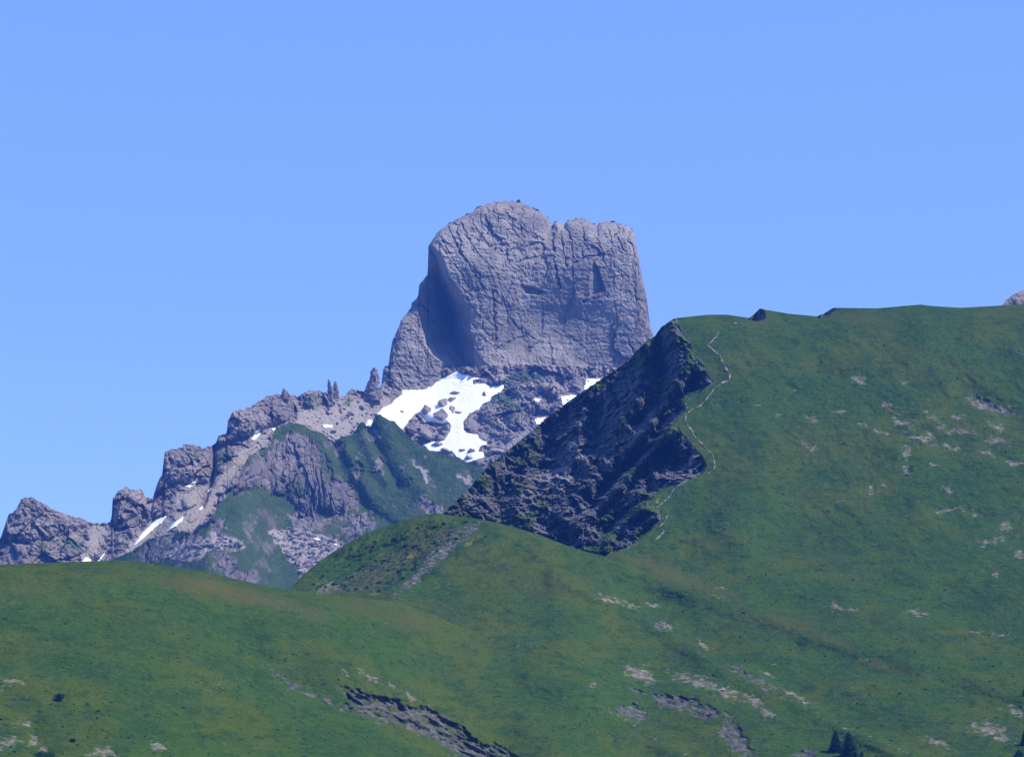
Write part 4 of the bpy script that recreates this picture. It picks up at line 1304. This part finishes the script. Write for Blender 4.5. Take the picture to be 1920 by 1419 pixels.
PATHS = [([(1376, 606), (1384, 605)], 1.5), ([(1348, 622), (1342, 632), (1335, 640), (1326, 646)], 2.2), ([(1326, 646), (1340, 658), (1350, 666), (1354, 676), (1362, 692), (1369, 704), (1368, 713), (1352, 718)], 2.6),
         ([(1352, 718), (1338, 730), (1328, 744), (1314, 760), (1298, 766), (1287, 776), (1285, 790), (1296, 805)], 2.2), ([(1296, 805), (1305, 822), (1318, 833), (1330, 845), (1338, 858), (1341, 872), (1338, 882), (1326, 888)], 1.8),
         ([(1264, 914), (1256, 930), (1240, 944), (1230, 954)], 2.0), ([(1252, 964), (1248, 976), (1236, 988), (1246, 996), (1238, 1004), (1228, 1012)], 2.2)]
for k, (pts, w) in enumerate(PATHS):
    V = path(pts, w, lambda a, b: depth_b(a, b, False) if pts[0][0] > 1240 else np.minimum(depth_b(a, b, False), depth_f(a, b)), 1300 + k)
    o = mesh_from("footpath", V.reshape(-1, 3), grid_quads(3, V.shape[1]), PATH, True)
    tag(o, "pale trodden footpath winding over the meadow", kind="structure")


# ------------------------------------------------------------------ trees
def fir(px, py, hpx, wpx, depth, label, seed):
    r = np.random.default_rng(seed)
    D = float(depth(np.array([[float(px)]]), np.array([[float(py)]]))[0, 0])
    base = at(px, py, D)
    m = D / F
    H, R = hpx * m, wpx * m * 0.5
    root = bpy.data.objects.new("fir_tree", None)
    COL.objects.link(root)
    root.location = base
    tag(root, label, "fir tree", "firs on the lower meadow")
    n = 8
    V, q = [], []
    for j in range(7):
        t = j / 6
        rad = 0.035 * H * (1 - t) + 0.01
        for i in range(n):
            a = 2 * math.pi * i / n
            V.append((rad * math.cos(a), rad * math.sin(a), -0.5 + t * H * 0.97))
    for j in range(6):
        for i in range(n):
            q.append((j * n + i, j * n + (i + 1) % n, (j + 1) * n + (i + 1) % n, (j + 1) * n + i))
    mesh_from("trunk", np.array(V), np.array(q), BARK, True, None, root)
    tv, tq = [], []
    for layer in range(30):
        t = layer / 29
        z0 = H * (0.05 + 0.95 * t)
        L = R * (1 - t) ** 0.5 * 1.12 + 0.15
        nb = max(4, int(15 * (1 - t) + 4))
        for b in range(nb):
            a = 2 * math.pi * (b + r.random()) / nb
            ln = L * r.uniform(0.62, 1.12)
            dr = ln * r.uniform(0.25, 0.5)
            for s in range(6):                       # drooping sprays along each bough
                f0, f1 = s / 6, (s + 1.25) / 6
                wd = 0.34 * ln * (1.1 - f0) + 0.16
                p0 = np.array([ln * f0, 0, -dr * f0 ** 1.4])
                p1 = np.array([ln * f1, 0, -dr * f1 ** 1.4 - 0.12])
                for sd in (-1, 1):
                    p2 = p0 * 0.4 + p1 * 0.6 + np.array([0, sd * wd * r.uniform(0.7, 1.3), -wd * r.uniform(0.2, 0.6)])
                    k = len(tv)
                    for p in (p0, p1, p2):
                        tv.append((p[0] * math.cos(a) - p[1] * math.sin(a), p[0] * math.sin(a) + p[1] * math.cos(a), z0 + p[2]))
                    tq.append((k, k + 1, k + 2))
    mesh_from("crown", np.array(tv), np.array(tq), NEEDLES, False, None, root)
    return root


dB = lambda a, b: depth_b(a, b, False)
fir(1567, 1408, 40, 29, dB, "left fir of the dark pair on the lower right meadow", 1401)
fir(1592, 1419, 49, 38, dB, "right and taller fir of the dark pair on the lower meadow", 1402)
fir(1616, 1416, 9, 7, dB, "tiny young fir just right of the dark pair", 1403)
fir(1921, 1396, 28, 16, dB, "fir cut by the right edge near the bare patch", 1404)
fir(1911, 1432, 28, 34, dB, "bushy fir in the lower right corner", 1405)
fir(1921, 1304, 14, 8, dB, "small fir at the right edge above the others", 1406)


def bush(px, py, wpx, hpx, label, seed):
    r = np.random.default_rng(seed)
    D = float(depth_d(np.array([[float(px)]]), np.array([[float(py)]]))[0, 0])
    m = D / F
    root = bpy.data.objects.new("bush", None)
    COL.objects.link(root)
    root.location = at(px, py, D)
    tag(root, label, "bush", "bushes on the left meadow")
    W, H = wpx * m * 0.5, hpx * m
    V, q = [], []
    for s in range(7):
        a = r.uniform(0, 6.28)
        tip = np.array([W * 0.6 * math.cos(a), W * 0.5 * math.sin(a), H * r.uniform(0.5, 0.8)])
        for i in range(4):
            b = i * math.pi / 2
            V += [(0.07 * math.cos(b), 0.07 * math.sin(b), -0.3), tuple(tip + 0.02 * np.array([math.cos(b), math.sin(b), 0]))]
        k = s * 8
        for i in range(4):
            j = (i + 1) % 4
            q.append((k + 2 * i, k + 2 * j, k + 2 * j + 1, k + 2 * i + 1))
    mesh_from("stem", np.array(V), np.array(q), BARK, True, None, root)
    n = 1500
    lobes = [np.array([r.uniform(-.6, .6) * W, r.uniform(-.5, .5) * W, H * r.uniform(.35, .65)]) for _ in range(7)]
    C = np.array([lobes[i % 7] for i in range(n)])
    dd = r.normal(size=(n, 3))
    dd /= np.linalg.norm(dd, axis=1)[:, None]
    C = C + dd * np.array([W * .42, W * .4, H * .36]) * r.uniform(0.5, 1.0, (n, 1))
    C[:, 2] = np.maximum(C[:, 2], 0.05)
    T = C[:, None, :] + r.normal(size=(n, 3, 3)) * 0.20
    mesh_from("foliage", T.reshape(-1, 3), np.arange(n * 3).reshape(-1, 3), SHRUB, False, None, root)
    return root


bush(110, 1314, 22, 17, "dark round bush alone on the lower left meadow", 1501)
bush(84, 1426, 44, 18, "dark bush cut off by the bottom edge at lower left", 1502)
bush(137, 1390, 12, 7, "small yellowish green bush above the bottom edge at left", 1503)

# ------------------------------------------------------------------ air
hx0, hx1, hy0, hy1, hz0, hz1 = -3300, 3300, -800, 6500, -420, 1250
hv = np.array([(x, y, z) for z in (hz0, hz1) for y in (hy0, hy1) for x in (hx0, hx1)], float)
hq = np.array([(0, 2, 3, 1), (4, 5, 7, 6), (0, 1, 5, 4), (2, 6, 7, 3), (0, 4, 6, 2), (1, 3, 7, 5)])
hm = bpy.data.materials.new("haze_air")
hm.use_nodes = True
hn = hm.node_tree
hn.nodes.clear()
ho = hn.nodes.new("ShaderNodeOutputMaterial")
hp = hn.nodes.new("ShaderNodeVolumePrincipled")
hp.inputs["Color"].default_value = (0.08, 0.28, 1.0, 1)
hp.inputs["Density"].default_value = 4.4e-5
hp.inputs["Anisotropy"].default_value = 0.0
hn.links.new(hp.outputs[0], ho.inputs["Volume"])
haze = mesh_from("haze", hv, hq, hm)
tag(haze, "thin blue summer haze filling the valley", "haze", None, "stuff")
